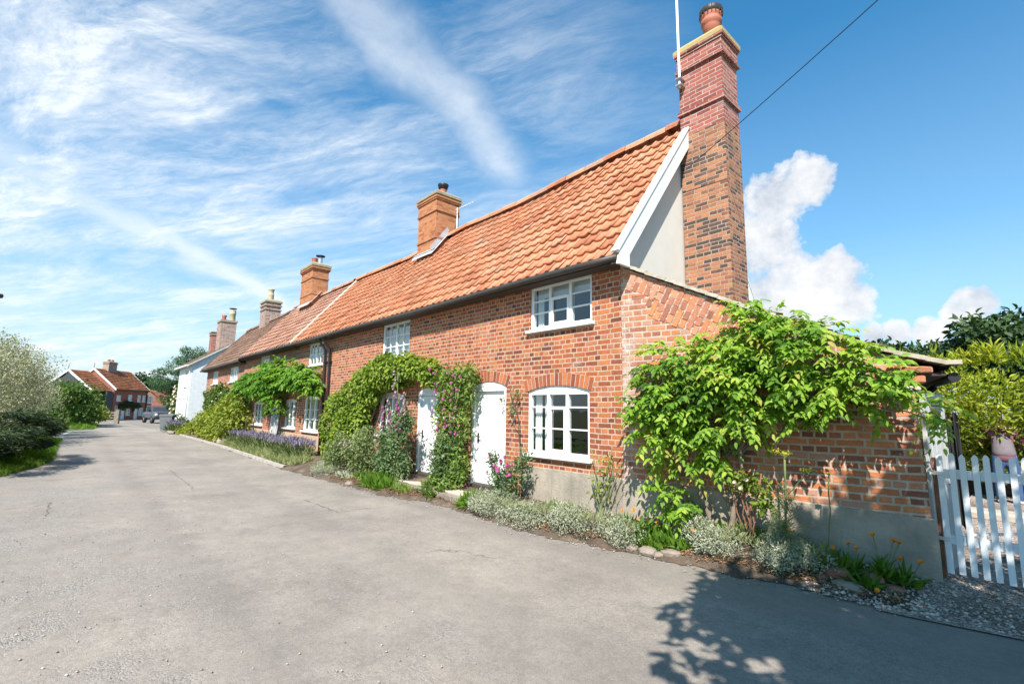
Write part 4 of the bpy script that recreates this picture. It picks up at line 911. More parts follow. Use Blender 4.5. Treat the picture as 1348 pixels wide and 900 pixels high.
MB().tube([(-32.25, EY - .02, 3.5), (-28, EY - .02, 3.53), (-23.75, EY - .02, 3.54)], .055, 10).build('gutter', M['gutter'], Cc)
C4 = chimney(Cc, -28.55, -27.55, 7.1, 7.85, 5.3, 7.12, 'chim_grey', [(6.7, .06, .04), (6.92, .08, .05)], 'lichen2', .14)
pot(C4, -27.95, 7.4, 7.2, [(.17, 0), (.15, .35), (.16, .4), (.14, .42), (.14, .62), (.17, .66), (.16, .7)], 'buffpot')

# ------------------------------------------------------------------ brick outbuilding against the gable
LR = R(13.5); O = empty('brick_outbuilding', (-3.88, 5.5, 0), LR, 'lean-to brick outbuilding with sloping stepped tile verge and cement plinth beside the white gate', 'outbuilding')
def ltop(u): return float(np.interp(u, [0, 1.55, 2.28, 2.8, 3.3], [3.6, 2.83, 2.49, 2.24, 2.08]))
LU = 3.1
wl_ = MB(); us = [0, .5, 1, 1.55, 2.28, 2.8, 3.02]
wl_.panel([(0.006, -.1), (LU, -.1), (LU - .06, ltop(LU - .06))] + [(u, ltop(u)) for u in reversed(us[1:])] + [(.006, ltop(.006))], [], lambda u, v, d: (u, d - .012, v), .2)
wl_.face([(LU, -.012, -.1), (LU, .26, -.1), (LU - .06, .26, ltop(3.04)), (LU - .06, -.012, ltop(3.04))])
wl_.build('wall', M['brick_lean'], O)
pl = MB(); pl.panel([(.0, -.1), (LU + .02, -.1), (LU + .015, .62), (2.2, .655), (1.2, .69), (0, .72)], [], lambda u, v, d: (u, -.034, v), .1)
pl.face([(0, -.034, .72), (1.2, -.034, .69), (1.2, -.01, .705), (0, -.01, .735)]); pl.face([(1.2, -.034, .69), (2.2, -.034, .655), (2.2, -.01, .67), (1.2, -.01, .705)]); pl.face([(2.2, -.034, .655), (LU + .015, -.034, .62), (LU + .015, -.01, .635), (2.2, -.01, .67)])
pl.face([(LU + .02, -.034, -.1), (LU + .02, .28, -.1), (LU + .015, .28, .62), (LU + .015, -.034, .62)])
pl.build('plinth', M['cement'], O)
# tumbled brick courses set square to the slope under the verge
tb = MB(); rng = random.Random(5); ang = math.atan2(ltop(1.5) - ltop(0), 1.5); ca, sa = math.cos(ang), math.sin(ang)
def tri_band(u0, u1, base):
    n = int((u1 - u0) / .079)
    for k in range(n):
        uu = u0 + (k + .5) * (u1 - u0) / n; s = 0
        while True:
            ln = .22 if (k + int(s / .2)) % 2 else .105; ln *= rng.uniform(.93, 1.05)
            # position along the normal to the slope, from the verge down
            px_, pz = uu + sa * (s + .03), ltop(uu) - ca * (s + .03)
            qx, qz = uu + sa * (s + ln + .03), ltop(uu) - ca * (s + ln + .03)
            if qz < base(qx) or qx < .03 or qx > 2.95: break
            hw = .031; a = (-sa * 0 + ca * hw, sa * hw)
            pr_ = -.017 + rng.uniform(-.004, .003)
            P = [(px_ - a[0], pz - a[1]), (px_ + a[0], pz + a[1]), (qx + a[0], qz + a[1]), (qx - a[0], qz - a[1])]
            tb.prism(P, 'y', pr_, .0)
            s += ln + .012
tri_band(.1, .42, lambda x: ltop(x) - .3)
tri_band(.42, 2.0, lambda x: ltop(x) - .06 - min(.52, max(0, (x - .1) * 1.6), max(.0, (2.15 - x) * 1.3)))
tb.build('tumbled_bricks', M['tumbled'], O)
# air brick, right-hand end courses exposed at the eave
mb = MB()
for k in range(9):
    for j in range(2): mb.box(.16 + k * .02, .174 + k * .02, -.02, 0, 3.12 + j * .03 + .0, 3.142 + j * .03)
mb.build('air_brick', M['pot'], O)
mb = MB(); mb.bbox(2.84, 3.2, -.05, .2, 2.02, 2.09, .012); mb.bbox(2.8, 3.14, -.045, .2, 1.925, 2.0, .012); mb.build('eaves_bricks', M['tumbled'], O)
mb = MB(); mb.bbox(2.72, 3.1, -.03, .2, 1.84, 1.9, .02); mb.build('corbel', M['mortar'], O)
# roof
pantiles(O, 'roof', (3.3, 3.4, ltop(3.3) - .02), (3.3, .06, ltop(3.3) - .02), (-.0, .06, ltop(0) - .02), (-.0, 3.4, ltop(0) - .02), 15, 14, M['tile_c'], None, amp=.02, seed=21)
vg = MB(); n = 27
for k in range(n):
    u0 = -.02 + k * 3.42 / n; u1 = u0 + 3.42 / n * 1.12; z0_, z1_ = ltop(u0), ltop(u1); th = math.atan2(z1_ - z0_, u1 - u0) + .05 + rng.uniform(-.02, .02)
    Mx = Matrix.Translation((u0, 0, z0_ + .012 + rng.uniform(-.004, .004))) @ Matrix.Rotation(-th, 4, 'Y')
    vg.box(0, (u1 - u0) / math.cos(th), -.075 + rng.uniform(-.012, .012), .2, 0, .042, Mx)
vg.build('verge_tiles', M['tile_grey'], O)
dk = MB(); dk.face([(0, .16, ltop(0)), (3.25, .16, ltop(3.25)), (3.25, 3.3, ltop(3.25)), (0, 3.3, ltop(0))]); dk.face([(0, 3.3, -.1), (3.0, 3.3, -.1), (3.0, 3.3, 2.1), (0, 3.3, 3.5)]); dk.build('roof_deck', M['darkwood'], O)
# boarded end with door, eave and gutter
mb = MB()
DM = Matrix.Translation((3.1, .1, 0)) @ Matrix.Rotation(R(71), 4, 'Z')
for k in range(5):
    bm_ = MB(); bm_.bbox(k * .145, k * .145 + .142, -.02, .018, .06, 1.84, .005)
    for fc in bm_.f: mb.face([DM @ Vector(bm_.v[q]) for q in fc])
d_ = mb.build('door', M['greywood'], O)
mb = MB()
for z in (.35, 1.5): mb.box(.02, .7, .02, .045, z, z + .09, DM)
mb.build('ledge', M['greywood'], d_)
mb = MB(); mb.tube([DM @ Vector(p) for p in ((.62, -.02, 1.0), (.62, -.07, 1.0), (.62, -.07, .9), (.62, -.02, .9))], .008, 6); mb.build('handle', M['black'], d_)
mb = MB(); mb.box(2.98, 3.03, .95, 3.3, -.05, 1.95); mb.build('end_wall', M['blackboard'], O)
mb = MB(); mb.tube([(3.36, .02, 1.98), (3.36, 1.6, 1.99), (3.36, 3.4, 2.0)], .048, 12); mb.tube([(3.36, 1.3, 1.95), (3.2, 1.3, 1.8), (3.1, 1.3, 1.7), (3.1, 1.3, .1)], .035, 10); mb.build('gutter', M['black'], O)
mb = MB(); mb.bbox(3.1, 3.3, .0, 3.3, 1.99, 2.03, .006); mb.build('fascia', M['darkwood'], O)
# ------------------------------------------------------------------ white house beyond the terrace
Wd = empty('white_house', (-38, 5.63, gz(-38)), 0, 'white painted brick house with plain gable and tall clustered chimney stack', 'house')
HB = gz(-38)
wl_ = MB(); e0, rz_, hw = 4.4, 5.8, 2.1
wl_.face([(0, 0, -.3), (0, 2 * hw, -.3), (0, 2 * hw, e0), (0, hw, rz_), (0, 0, e0)])
wl_.face([(-5, 0, -.3), (-5, 2 * hw, -.3), (-5, 2 * hw, e0), (-5, hw, rz_), (-5, 0, e0)]); wl_.face([(0, 2 * hw, -.3), (-5, 2 * hw, -.3), (-5, 2 * hw, e0), (0, 2 * hw, e0)])
wl_.build('gable_wall', M['white_brick'], Wd)
fr = MB(); fr.panel([(-5, -.3), (0, -.3), (0, e0), (-5, e0)], [opening(-2.4, -1.4, 2.9, 4.1), opening(-2.4, -1.4, .9, 2.1), opening(-4.3, -3.4, .2, 2.2)], lambda u, v, d: (u, d, v), .15); fr.build('front_wall', M['whitewall'], Wd)
for o in ((-2.4, -1.4, 2.9, 4.1), (-2.4, -1.4, .9, 2.1)): window(Wd, *o, [(1, 2, (.33, .66)), (1, 2, (.33, .66))], Y=0, room=None, curtain=[(.02, .98, 0, .98, 'net', .015)])
door(Wd, -4.3, -3.4, .2, 2.2, 0, Y=0, mat='greywood')
pantiles(Wd, 'roof', (-5.2, -.25, e0 - .1), (.16, -.25, e0 - .1), (.16, hw, rz_ + .1), (-5.2, hw, rz_ + .1), 36, 10, M['tile_c'], None, seed=31)
pantiles(Wd, 'roof', (.16, 2 * hw + .25, e0 - .1), (-5.2, 2 * hw + .25, e0 - .1), (-5.2, hw, rz_ + .1), (.16, hw, rz_ + .1), 20, 8, M['tile_c'], None, seed=32)
b_ = MB(); 
for s in (0, 1):
    y0_ = -.27 if s == 0 else 2 * hw + .27; b_.prism([(y0_, e0 - .2), (y0_, e0 - .08), (hw, rz_ + .1), (hw, rz_ - .04)], 'x', .13, .165)
b_.build('bargeboard', M['greywood'], Wd)
MB().tube([(-5.2, -.28, e0 - .14), (.2, -.28, e0 - .14)], .06, 8).build('gutter', M['whitemetal'], Wd)
MB().tube([(-.2, -.27, e0 - .15), (-.2, -.06, e0 - .5), (-.2, -.06, 0)], .04, 8).build('drainpipe', M['whitemetal'], Wd)
C5 = chimney(Wd, -1.3, -.15, 1.45, 2.4, 4.9, 7.45, 'chim_grey', [(7.5, .1, .05)], 'lichen2', .12)
for (x, y, pr_, mt) in ((-.4, 2.15, [(.2, 0), (.19, .5), (.23, .55), (.2, .6), (.2, .8)], 'buffpot'), (-1.0, 1.75, [(.15, 0), (.13, .35), (.18, .45), (.14, .5)], 'pot')): pot(C5, x, y, 7.55, pr_, mt)
MB().lathe([(.0, .98), (.24, .95), (.24, .9), (0, .88)], (-.4, 2.15, 7.55), 14).build('pot_cowl', M['gutter'], C5)
C6 = chimney(Wd, -4.6, -3.7, hw - .5, hw + .3, 4.9, 6.9, 'chim_red', [(7.05, .1, .05)], 'lichen2', .12); pot(C6, -4.2, hw, 7.0, [(.16, 0), (.14, .4), (.18, .48)], 'pot')

# ------------------------------------------------------------------ far brick house closing the lane
FH = empty('brick_house', (-74, 3.5, -.34), R(143.13), 'far dark red brick house at the bend with wide chimney and mossy tile roof', 'house')
FW = [(.5, 1.25, 2.3, 2.98), (2.5, 3.2, 2.35, 3.08), (4.2, 4.8, 2.25, 3.08), (5.1, 5.7, 2.25, 3.08), (.4, 1.3, .5, 1.75), (2.35, 3.1, .6, 1.35), (4.65, 5.5, .55, 1.5)]
FD = [(1.55, 2.15, .05, 1.4), (3.85, 4.5, .05, 1.4)]
wl_ = MB(); wl_.panel([(0, -.4), (6.0, -.4), (6.0, 3.75), (0, 3.75)], [opening(*o) for o in FW + FD], lambda u, v, d: (u, d, v), .12)
for x in (0, 6.0): wl_.face([(x, 0, -.4), (x, 5.2, -.4), (x, 5.2, 3.75), (x, 2.5, 6.0), (x, 0, 3.75)])
wl_.face([(0, 5.2, -.4), (6, 5.2, -.4), (6, 5.2, 3.75), (0, 5.2, 3.75)]); wl_.build('wall', M['far_brick'], FH)
for o in FW: window(FH, *o, [(1, 1, (.5,)), (1, 1, (.5,))], Y=0, room=None, curtain=[(.02, .98, 0, .98, 'curtain', .01)], glass='glass_far')
for o in FD: door(FH, *o, 0, Y=0, planks=4)
pantiles(FH, 'roof', (-.1, -.22, 3.68), (6.1, -.22, 3.68), (6.1, 2.5, 6.1), (-.1, 2.5, 6.1), 26, 12, M['tile_far'], None, seed=41)
pantiles(FH, 'roof', (6.1, 5.4, 3.68), (-.1, 5.4, 3.68), (-.1, 2.5, 6.1), (6.1, 2.5, 6.1), 16, 8, M['tile_far'], None, seed=42)
for x in (-.12, 6.08):
    for (y0_, y1_) in ((-.25, 2.5), (5.43, 2.5)): MB().prism([(y0_, 3.5), (y0_, 3.74), (y1_, 6.17), (y1_, 5.9)], 'x', x, x + .05).build('bargeboard', M['white'], FH)
MB().tube([(-.1, 2.5, 5.9), (-.1, 2.5, 6.75)], .03, 6).build('finial', M['black'], FH)
C7 = chimney(FH, 1.7, 3.1, 2.15, 2.85, 5.6, 6.95, 'chim_grey', [(6.75, .12, .06)], 'lichen2', .1)
for x in (2.1, 2.7): pot(C7, x, 2.5, 7.02, [(.17, 0), (.14, .25), (.17, .3)], 'pot')
MB().tube([(0, -.26, 3.62), (6.0, -.26, 3.62)], .05, 6).build('gutter', M['black'], FH)
MB().tube([(5.86, -.05, 3.6), (5.86, -.05, 0)], .04, 6).build('drainpipe', M['black'], FH)
# white bay at the right end
bay = MB(); bay.bbox(6.05, 7.1, -.1, 1.2, 2.05, 2.2); bay.bbox(6.05, 7.1, -.1, 1.2, 2.95, 3.08)
for x in (6.05, 6.38, 6.72, 7.05): bay.bbox(x, x + .06, -.1, -.04, 2.2, 2.95)
bay.box(6.05, 7.1, -.12, 1.3, 3.08, 3.16); bw = bay.build('bay_window', M['white'], FH)
p_ = MB(); p_.face([(6.1, -.06, 2.2), (7.05, -.06, 2.2), (7.05, -.06, 2.95), (6.1, -.06, 2.95)]); p_.build('pane', M['glass_far'], bw)
b2 = MB(); b2.box(6.003, 7.1, 0.05, 3, -.4, 2.05); b2.box(6.003, 7.1, .06, 3, 2.05, 3.1); b2.build('side_wing', M['far_brick'], FH)
window(FH, 6.1, 6.45, .5, 1.5, [(1, 1, (.5,))], Y=.03, room=None, sill=False, inset=-.02, curtain=None); door(FH, 6.5, 7.05, .05, 1.45, 0, Y=.0, planks=3, frame=False, inset=.03)
# climbing plant on its front
foliage('climbing_plant', [(1.3, -.12, 1.75, .5, .15, .35), (2.2, -.12, 1.95, .6, .16, .4), (3.2, -.12, 1.9, .6, .16, .35), (4.2, -.12, 1.75, .6, .15, .3), (3.5, -.1, 1.5, .2, .1, .5), (1.8, -.1, 1.5, .2, .1, .4)], 900, .16, .12, M['l_dark'], FH, seed=44)
# older block set back to its left: black boarded gable
F2 = empty('boarded_house', (-74, 3.5, -.34), R(143.13), 'house with dark boarded gable and white bargeboard left of the far brick house', 'house')
w2 = MB()
for x in (-3.0, -.2): w2.face([(x, .5, -.4), (x, 5.5, -.4), (x, 5.5, 3.5), (x, 3.0, 5.6), (x, .5, 3.5)])
w2.face([(-3, .5, -.4), (-.2, .5, -.4), (-.2, .5, 3.5), (-3, .5, 3.5)]); w2.build('wall', M['blackboard'], F2)
pantiles(F2, 'roof', (-3.1, .2, 3.4), (-.13, .2, 3.4), (-.13, 3.0, 5.72), (-3.1, 3.0, 5.72), 13, 11, M['tile_far'], None, seed=45)
pantiles(F2, 'roof', (-.13, 5.8, 3.4), (-3.1, 5.8, 3.4), (-3.1, 3.0, 5.72), (-.13, 3.0, 5.72), 10, 8, M['tile_far'], None, seed=46)
b_ = MB()
for (y0_, y1_) in ((.17, 3.0), (5.83, 3.0)): b_.prism([(y0_, 3.2), (y0_, 3.46), (y1_, 5.79), (y1_, 5.5)], 'x', -3.14, -3.08)
b_.build('bargeboard', M['white'], F2); MB().tube([(-3.1, 3, 5.6), (-3.1, 3, 6.3)], .03, 6).build('finial', M['black'], F2)
w3 = MB(); w3.box(-1.2, -.15, -.06, .49, 1.2, 3.35); w3.build('boarded_bay', M['blackboard'], F2)
w3 = MB(); w3.box(-1.2, -.15, -.03, .49, -.4, 1.19); w3.build('brick_base', M['far_brick'], F2)
w3 = MB(); w3.prism([(5.5, -.4), (5.5, 3.5), (8.5, 3.2), (8.5, -.4)], 'x', -3.02, -.2); w3.build('rear_wing', M['blackboard'], F2)
# low orange-roofed outhouse
SH = empty('outhouse', (-86, 11.2, -.4), R(143.13), 'low outhouse with orange tile roof behind the parked car', 'outhouse')
MB().box(-3, 6, 0, 4, -.4, 2.4).build('wall', M['far_brick'], SH)
pantiles(SH, 'roof', (-3.2, -.25, 2.35), (6.2, -.25, 2.35), (6.2, 2, 4.0), (-3.2, 2, 4.0), 34, 8, M['tile'], None, seed=47)
pantiles(SH, 'roof', (6.2, 4.25, 2.35), (-3.2, 4.25, 2.35), (-3.2, 2, 4.0), (6.2, 2, 4.0), 20, 5, M['tile'], None, seed=48)
g_ = MB()
for x in (-3, 6): g_.prism([(0, 2.4), (4, 2.4), (2, 3.9)], 'x', x - .02, x + .02)
g_.build('gable_wall', M['far_brick'], SH)

# timber garden gate and posts at the far left
GT = empty('garden_gate', (-62, 1.55, gz(-62)), R(60), 'small timber garden gate between pale posts by the far hedge', 'gate')
mb = MB()
for k in range(4): mb.bbox(0, 1.9, -.02, .02, .25 + k * .25, .36 + k * .25, .01)
mb.bbox(0, .1, -.03, .03, .1, 1.15, .01); mb.bbox(1.8, 1.9, -.03, .03, .1, 1.15, .01); mb.build('rails', M['stone'], GT)
for x in (-.3, 1.95): MB().bbox(x, x + .3, -.15, .15, 0, 1.3, .02).build('post', M['stone'], GT)

# ------------------------------------------------------------------ parked car
CR = empty('parked_car', (-60.3, 7.0, gz(-60) + .0), R(8), 'silver blue off-road vehicle parked nose-on beside the white house', 'car')
def lbox(name, args, mat, par, b=.05): mb = MB(); mb.bbox(*args, b); return mb.build(name, M[mat], par)
bd = lbox('body', (-4.3, -.05, -.86, .86, .45, 1.08), 'car', CR, .12)
lbox('bonnet', (-1.35, .0, -.8, .8, .98, 1.16), 'car', CR, .08)
cb_ = MB(); cb_.prism([(-3.4, 1.08), (-1.35, 1.08), (-1.75, 1.78), (-3.3, 1.78)], 'y', -.74, .74); cab = cb_.build('cabin', M['car'], CR)
wsn = MB(); wsn.face([(-1.36, -.66, 1.14), (-1.36, .66, 1.14), (-1.72, .6, 1.72), (-1.72, -.6, 1.72)]); 
for y in (-.745, .745): wsn.face([(-3.2, y, 1.14), (-1.6, y, 1.14), (-1.85, y, 1.68), (-3.15, y, 1.68)])
wsn.build('windscreen', M['glass_far'], cab)
dkk = MB(); dkk.face([(-1.362 - .03, -.66, 1.14), (-1.392, .66, 1.14), (-1.75, .6, 1.72), (-1.75, -.6, 1.72)]); dkk.build('interior', M['room'], cab)
lbox('bumper', (-.08, .1, -.88, .88, .42, .66), 'black', CR, .04); gr = lbox('grille', (-.06, .005, -.45, .45, .72, 1.0), 'black', CR, .01)
for k in range(4): MB().box(.005, .015, -.43, .43, .75 + k * .06, .775 + k * .06).build('grille_bar', M['metal'], gr)
for y in (-.66, .66): MB().lathe([(.0, .03), (.12, .02), (.14, -.02)], (0, y, .87), 14, 'x').build('headlight', M['headlight'], CR)
for y in (-.95, .95): lbox('wing_mirror', (-1.45, -1.3, y - .1, y + .1, 1.15, 1.38), 'black', CR, .03)
for x in (-.75, -3.5):
    for y in (-.78, .78):
        wt = MB().lathe([(.2, -.12), (.36, -.12), (.38, -.05), (.38, .05), (.36, .12), (.2, .12)], (x, y, .38), 20, 'y').build('wheel', M['rubber'], CR)
        MB().lathe([(0, -.09), (.21, -.1), (.21, .1), (0, .09)], (x, y, .38), 14, 'y').build('rim', M['metal'], wt)
mb = MB(); mb.bbox(.1, .115, -.26, .26, .5, .6, .003); mb.build('number_plate', M['white'], CR)

# ------------------------------------------------------------------ wheelie bin
BN = empty('wheelie_bin', (-36.6, 4.42, gz(-36.6)), R(-25), 'grey wheeled rubbish bin standing at the lane edge by lavender', 'bin')
s = MB(); lo = [(-.2, -.24), (.2, -.24), (.2, .22), (-.2, .22)]; hi = [(-.28, -.33), (.28, -.33), (.28, .33), (-.28, .33)]
for i in range(4): k = (i + 1) % 4; s.face([(*lo[i], .06), (*lo[k], .06), (*hi[k], .95), (*hi[i], .95)])
s.face([(*p, .06) for p in lo]); s.bbox(-.3, .3, -.35, .35, .93, .98, .01); s.build('body', M['binplastic'], BN)
ld = MB(); ld.prism([(-.37, .985), (.38, .985), (.38, 1.04), (.1, 1.09), (-.34, 1.05)], 'x', -.31, .31); ld.build('lid', M['binplastic'], BN)
for x in (-.22, .22): MB().lathe([(0, -.03), (.1, -.03), (.1, .03), (0, .03)], (x, .25, .1), 14, 'x').build('wheel', M['black'], BN)
MB().tube([(-.26, .4, 1.0), (.26, .4, 1.0)], .018, 8).build('handle', M['black'], BN)

# ------------------------------------------------------------------ street lamp, telegraph wire and pole, aerials
SL_ = empty('street_lamp', (-32, -4.42, gz(-32) - .12), 0, 'street lamp whose flat grey head hangs into the left edge of the sky', 'street lamp')
MB().tube([(0, 0, -.3), (0, 0, 3), (0, 0, 6.3), (0, .3, 6.55), (0, .9, 6.6)], [.09, .075, .05, .04, .035], 10).build('pole', M['metal'], SL_)
MB().lathe([(0, -.4), (.09, -.36), (.13, 0), (.1, .3), (0, .34)], (0, 1.2, 6.58), 12, 'y').build('lamp_head', M['gutter'], SL_)
TP = MB().tube([(4.3, 5.2, -.5), (4.3, 5.2, 4), (4.3, 5.2, 8.6)], [.14, .125, .1], 10).build('telegraph_pole', M['darkbark']); tag(TP, 'brown timber telegraph pole beyond the white gate carrying the wire', 'pole')
WR = MB(); a_, b_ = Vector((-3.68, 7.02, 5.5)), Vector((4.3, 5.2, 8.2)); WR.tube([a_ + (b_ - a_) * t - Vector((0, 0, .12 * 4 * t * (1 - t))) for t in np.linspace(0, 1, 14)], .006, 6)
tag(WR.build('overhead_wire', M['black']), 'black overhead wire running from gable bargeboard past the tall chimney into the sky', 'wire')
AE = empty('aerial_mast', (-3.76, 7.12, 7.1), 0, 'tall thin white aerial mast clamped to the gable chimney', 'aerial')
MB().tube([(0, 0, -.02), (0, 0, 2.6)], .021, 8).build('mast', M['whitemetal'], AE)
for z in (0, .12): MB().bbox(-.06, .05, -.05, .12, z, z + .022, .004).build('bracket', M['metal'], AE)
mb = MB(); mb.tube([(0, 0, 2.5), (-.9, 0, 2.5)], .008, 6)
for k in range(8): mb.tube([(-.1 - k * .1, -.2, 2.5), (-.1 - k * .1, .2, 2.5)], .005, 5)
mb.build('aerial_rods', M['whitemetal'], AE)
A2 = empty('television_aerial', (-10.93, 7.62, 6.9), 0, 'small white television aerial behind the ridge chimney', 'aerial')
mb = MB(); mb.tube([(0, 0, -.5), (0, 0, .42)], .014, 6); mb.build('mast', M['whitemetal'], A2)
mb = MB(); mb.tube([(-.1, 0, .38), (.62, .1, .42)], .01, 6)
for k in range(6): mb.tube([(.06 + k * .1, -.1 + .015 * k, .32 + .01 * k), (.06 + k * .1, .12 + .015 * k, .46 + .01 * k)], .006, 5)
mb.build('aerial_rods', M['whitemetal'], A2)

# ------------------------------------------------------------------ white picket gate
GA = empty('picket_gate', (-.82, 6.36, .09), R(1), 'white painted picket gate closing the gravel drive', 'gate')
for k in range(32):
    x = .0 + k * .082; mb = MB(); hh = 1.13 + .006 * math.sin(k * 2.1) - .0008 * k; t = random.uniform(-.005, .005); zb = .05 - .0014 * k + random.uniform(-.006, .006)
    mb.prism([(x, zb), (x + .046, zb), (x + .046 + t, hh), (x + .034 + t, hh + .024), (x + .023 + t, hh + .031), (x + .012 + t, hh + .024), (x + t, hh)], 'y', -.022, -.002); mb.build('picket', M['gatewhite'], GA)
for z in (.31, .92): mb = MB(); mb.bbox(-.01, 2.6, .0, .045, z, z + .085, .004); mb.build('rail', M['gatewhite'], GA)
mb = MB(); mb.prism([(.05, .4), (.15, .4), (2.5, .9), (2.4, .9)], 'y', .003, .04); mb.build('brace', M['gatewhite'], GA)
for z in (.34, .95): mb = MB(); mb.bbox(-.075, .04, -.03, -.023, z, z + .035, .002); mb.build('hinge', M['metal'], GA)
PG = MB(); PG.bbox(-.872, -.836, 6.37, 6.44, -.1, 1.2, .004); tag(PG.build('gate_post', M['redwood']), 'narrow red-brown timber post between outbuilding plinth and gate', 'post')
PG = MB(); PG.bbox(1.82, 1.94, 6.34, 6.48, -.1, 1.35, .01); tag(PG.build('gate_post', M['gatewhite']), 'white timber post at the latch side of the picket gate', 'post')
# low timber edging and steps across the drive
mb = MB(); mb.bbox(-3.2, 4, 12.6, 12.85, .1, .52, .03); tag(mb.build('retaining_wall', M['darkwood']), 'low dark timber retaining wall across the drive beneath the golden hedge', 'wall')
mb = MB(); mb.bbox(-2.6, 3, 10.1, 10.5, .1, .235, .03); tag(mb.build('paving', M['concrete']), kind='structure')
# black sheet hanging by the outbuilding door
BS = MB(); n = 16
for k in range(n):
    for j in range(8):
        f = lambda a, b: (-.88 + a / n * .14 + .012 * math.sin(a * 1.3) + .02 * (b / 8), 7.35 + .03 * math.sin(a * 1.9 + b * .4) - .02 * b / 8, 1.62 - b / 8 * 1.2 + .03 * math.sin(a))
        BS.face([f(k, j), f(k + 1, j), f(k + 1, j + 1), f(k, j + 1)], smooth=True)
tag(BS.build('black_sheet', M['black']), 'black plastic sheet hanging in folds beside the grey outbuilding door', 'sheet')

# ------------------------------------------------------------------ person behind the gate
def skin_body(name, joints, edges, mat, parent, loc, rz, root=0):
    me = bpy.data.meshes.new(name); me.from_pydata([j[:3] for j in joints], edges, []); o = link(name, me, None, parent, loc, rz)
    sm = o.modifiers.new('s', 'SKIN'); ss = o.modifiers.new('d', 'SUBSURF'); ss.levels = ss.render_levels = 2
    for i, j in enumerate(joints): me.skin_vertices[0].data[i].radius = (j[3], j[4] if len(j) > 4 else j[3]); 
    me.skin_vertices[0].data[root].use_root = True
    dg = bpy.context.evaluated_depsgraph_get(); m2 = bpy.data.meshes.new_from_object(o.evaluated_get(dg)); o.modifiers.clear(); o.data = m2
    m2.materials.clear(); m2.materials.append(M[mat]); m2.polygons.foreach_set('use_smooth', [True] * len(m2.polygons)); return o
PR = empty('person', (-.64, 11.75, .19), R(10), 'person in maroon and grey top and blue jeans bending to the hedge behind the gate', 'person')
# local frame: faces -y ; leaning forward into the hedge on +y side is modelled facing +y
bodyj = [(0, 0, .92, .15, .12), (0, .08, 1.12, .13, .1), (0, .2, 1.32, .17, .11), (0, .26, 1.42, .07), (0, .32, 1.52, .06), (0, .36, 1.62, .1), (0, .38, 1.7, .09),
         (-.1, 0, .86, .095), (-.11, .02, .48, .065), (-.11, -.02, .1, .045), (-.115, .13, .04, .04),
         (.1, 0, .86, .095), (.12, .03, .48, .065), (.13, -.01, .1, .045), (.135, .14, .04, .04),
         (-.19, .22, 1.36, .06), (-.27, .3, 1.12, .045), (-.22, .52, 1.0, .032), (-.2, .6, .98, .035), (.19, .22, 1.36, .06), (.28, .28, 1.12, .045), (.22, .5, 1.0, .032), (.2, .58, .98, .035)]
bodye = [(0, 1), (1, 2), (2, 3), (3, 4), (4, 5), (5, 6), (0, 7), (7, 8), (8, 9), (9, 10), (0, 11), (11, 12), (12, 13), (13, 14), (2, 15), (15, 16), (16, 17), (17, 18), (2, 19), (19, 20), (20, 21), (21, 22)]
fing = []
for sx in (-1, 1):
    hnd = 18 if sx < 0 else 22; hx, hy, hz_ = bodyj[hnd][:3]
    for k in range(5):
        off = (k - 2) * .018 if k else -.04 * -sx
        i = len(bodyj); bodyj += [(hx + off, hy + .05 - (.03 if k == 0 else 0), hz_ - .005, .011), (hx + off * 1.1, hy + .085 - (.03 if k == 0 else .004 * abs(k - 2)), hz_ - .03, .009)]; bodye += [(hnd, i), (i, i + 1)]
skin_body('body', bodyj, bodye, 'skin', PR, (0, 0, 0), 0)
skin_body('jeans', [(0, .02, 1.0, .15, .125), (0, 0, .88, .16, .135), (-.1, 0, .74, .105), (-.11, .02, .48, .085), (-.11, -.015, .02, .07), (.1, 0, .74, .105), (.12, .03, .48, .085), (.13, -.005, .02, .07)], [(0, 1), (1, 2), (2, 3), (3, 4), (1, 5), (5, 6), (6, 7)], 'denim', PR, (0, 0, 0), 0)
tp_ = skin_body('jumper', [(0, -.03, .72, .2, .17), (0, .08, 1.12, .155, .12), (0, .2, 1.34, .185, .125), (-.2, .22, 1.36, .075), (-.275, .3, 1.12, .062), (-.225, .48, 1.01, .05), (.2, .22, 1.36, .075), (.285, .28, 1.12, .062), (.225, .46, 1.01, .05)], [(0, 1), (1, 2), (2, 3), (3, 4), (4, 5), (2, 6), (6, 7), (7, 8)], 'maroon', PR, (0, 0, 0), 0)
skin_body('waistcoat', [(0, -.03, .8, .2, .18), (0, .078, 1.13, .16, .135), (0, .19, 1.3, .17, .14)], [(0, 1), (1, 2)], 'greycloth', PR, (0, 0, 0), 0)
skin_body('hair', [(0, .34, 1.66, .1), (0, .32, 1.72, .095), (0, .38, 1.76, .08)], [(0, 1), (1, 2)], 'hair', PR, (0, 0, 0), 0)
for sx, y in ((-.115, 0), (.132, .01)): mb = MB(); mb.bbox(sx - .045, sx + .045, y - .07, y + .2, .0, .085, .03); mb.build('shoe', M['shoe'], PR)

PR.scale = (.9, .9, .88)
_rs = np.random.default_rng(23)
SHADE = ((3.4, .8, 0), 6.0, sub_blobs((-1.15, 1.25, 4.6, 2.1, 2.1, 1.5), 60, .42, _rs) + [(-1.2, 1.3, 4.5, 1.3, 1.3, .9), (-.9, .3, 4.2, .9, .8, .7)] + sub_blobs((-1.75, -.15, 4.3, 1.55, 1.3, 1.0), 46, .42, _rs) + sub_blobs((-3.0, .35, 4.3, .62, .75, .5), 18, .36, _rs) + [(-1.7, -.1, 4.3, .9, .8, .6), (-3.0, .4, 4.3, .45, .5, .3), (-3.3, -.45, 3.5, .34, .26, .2), (-3.0, -.3, 3.6, .25, .2, .2)])
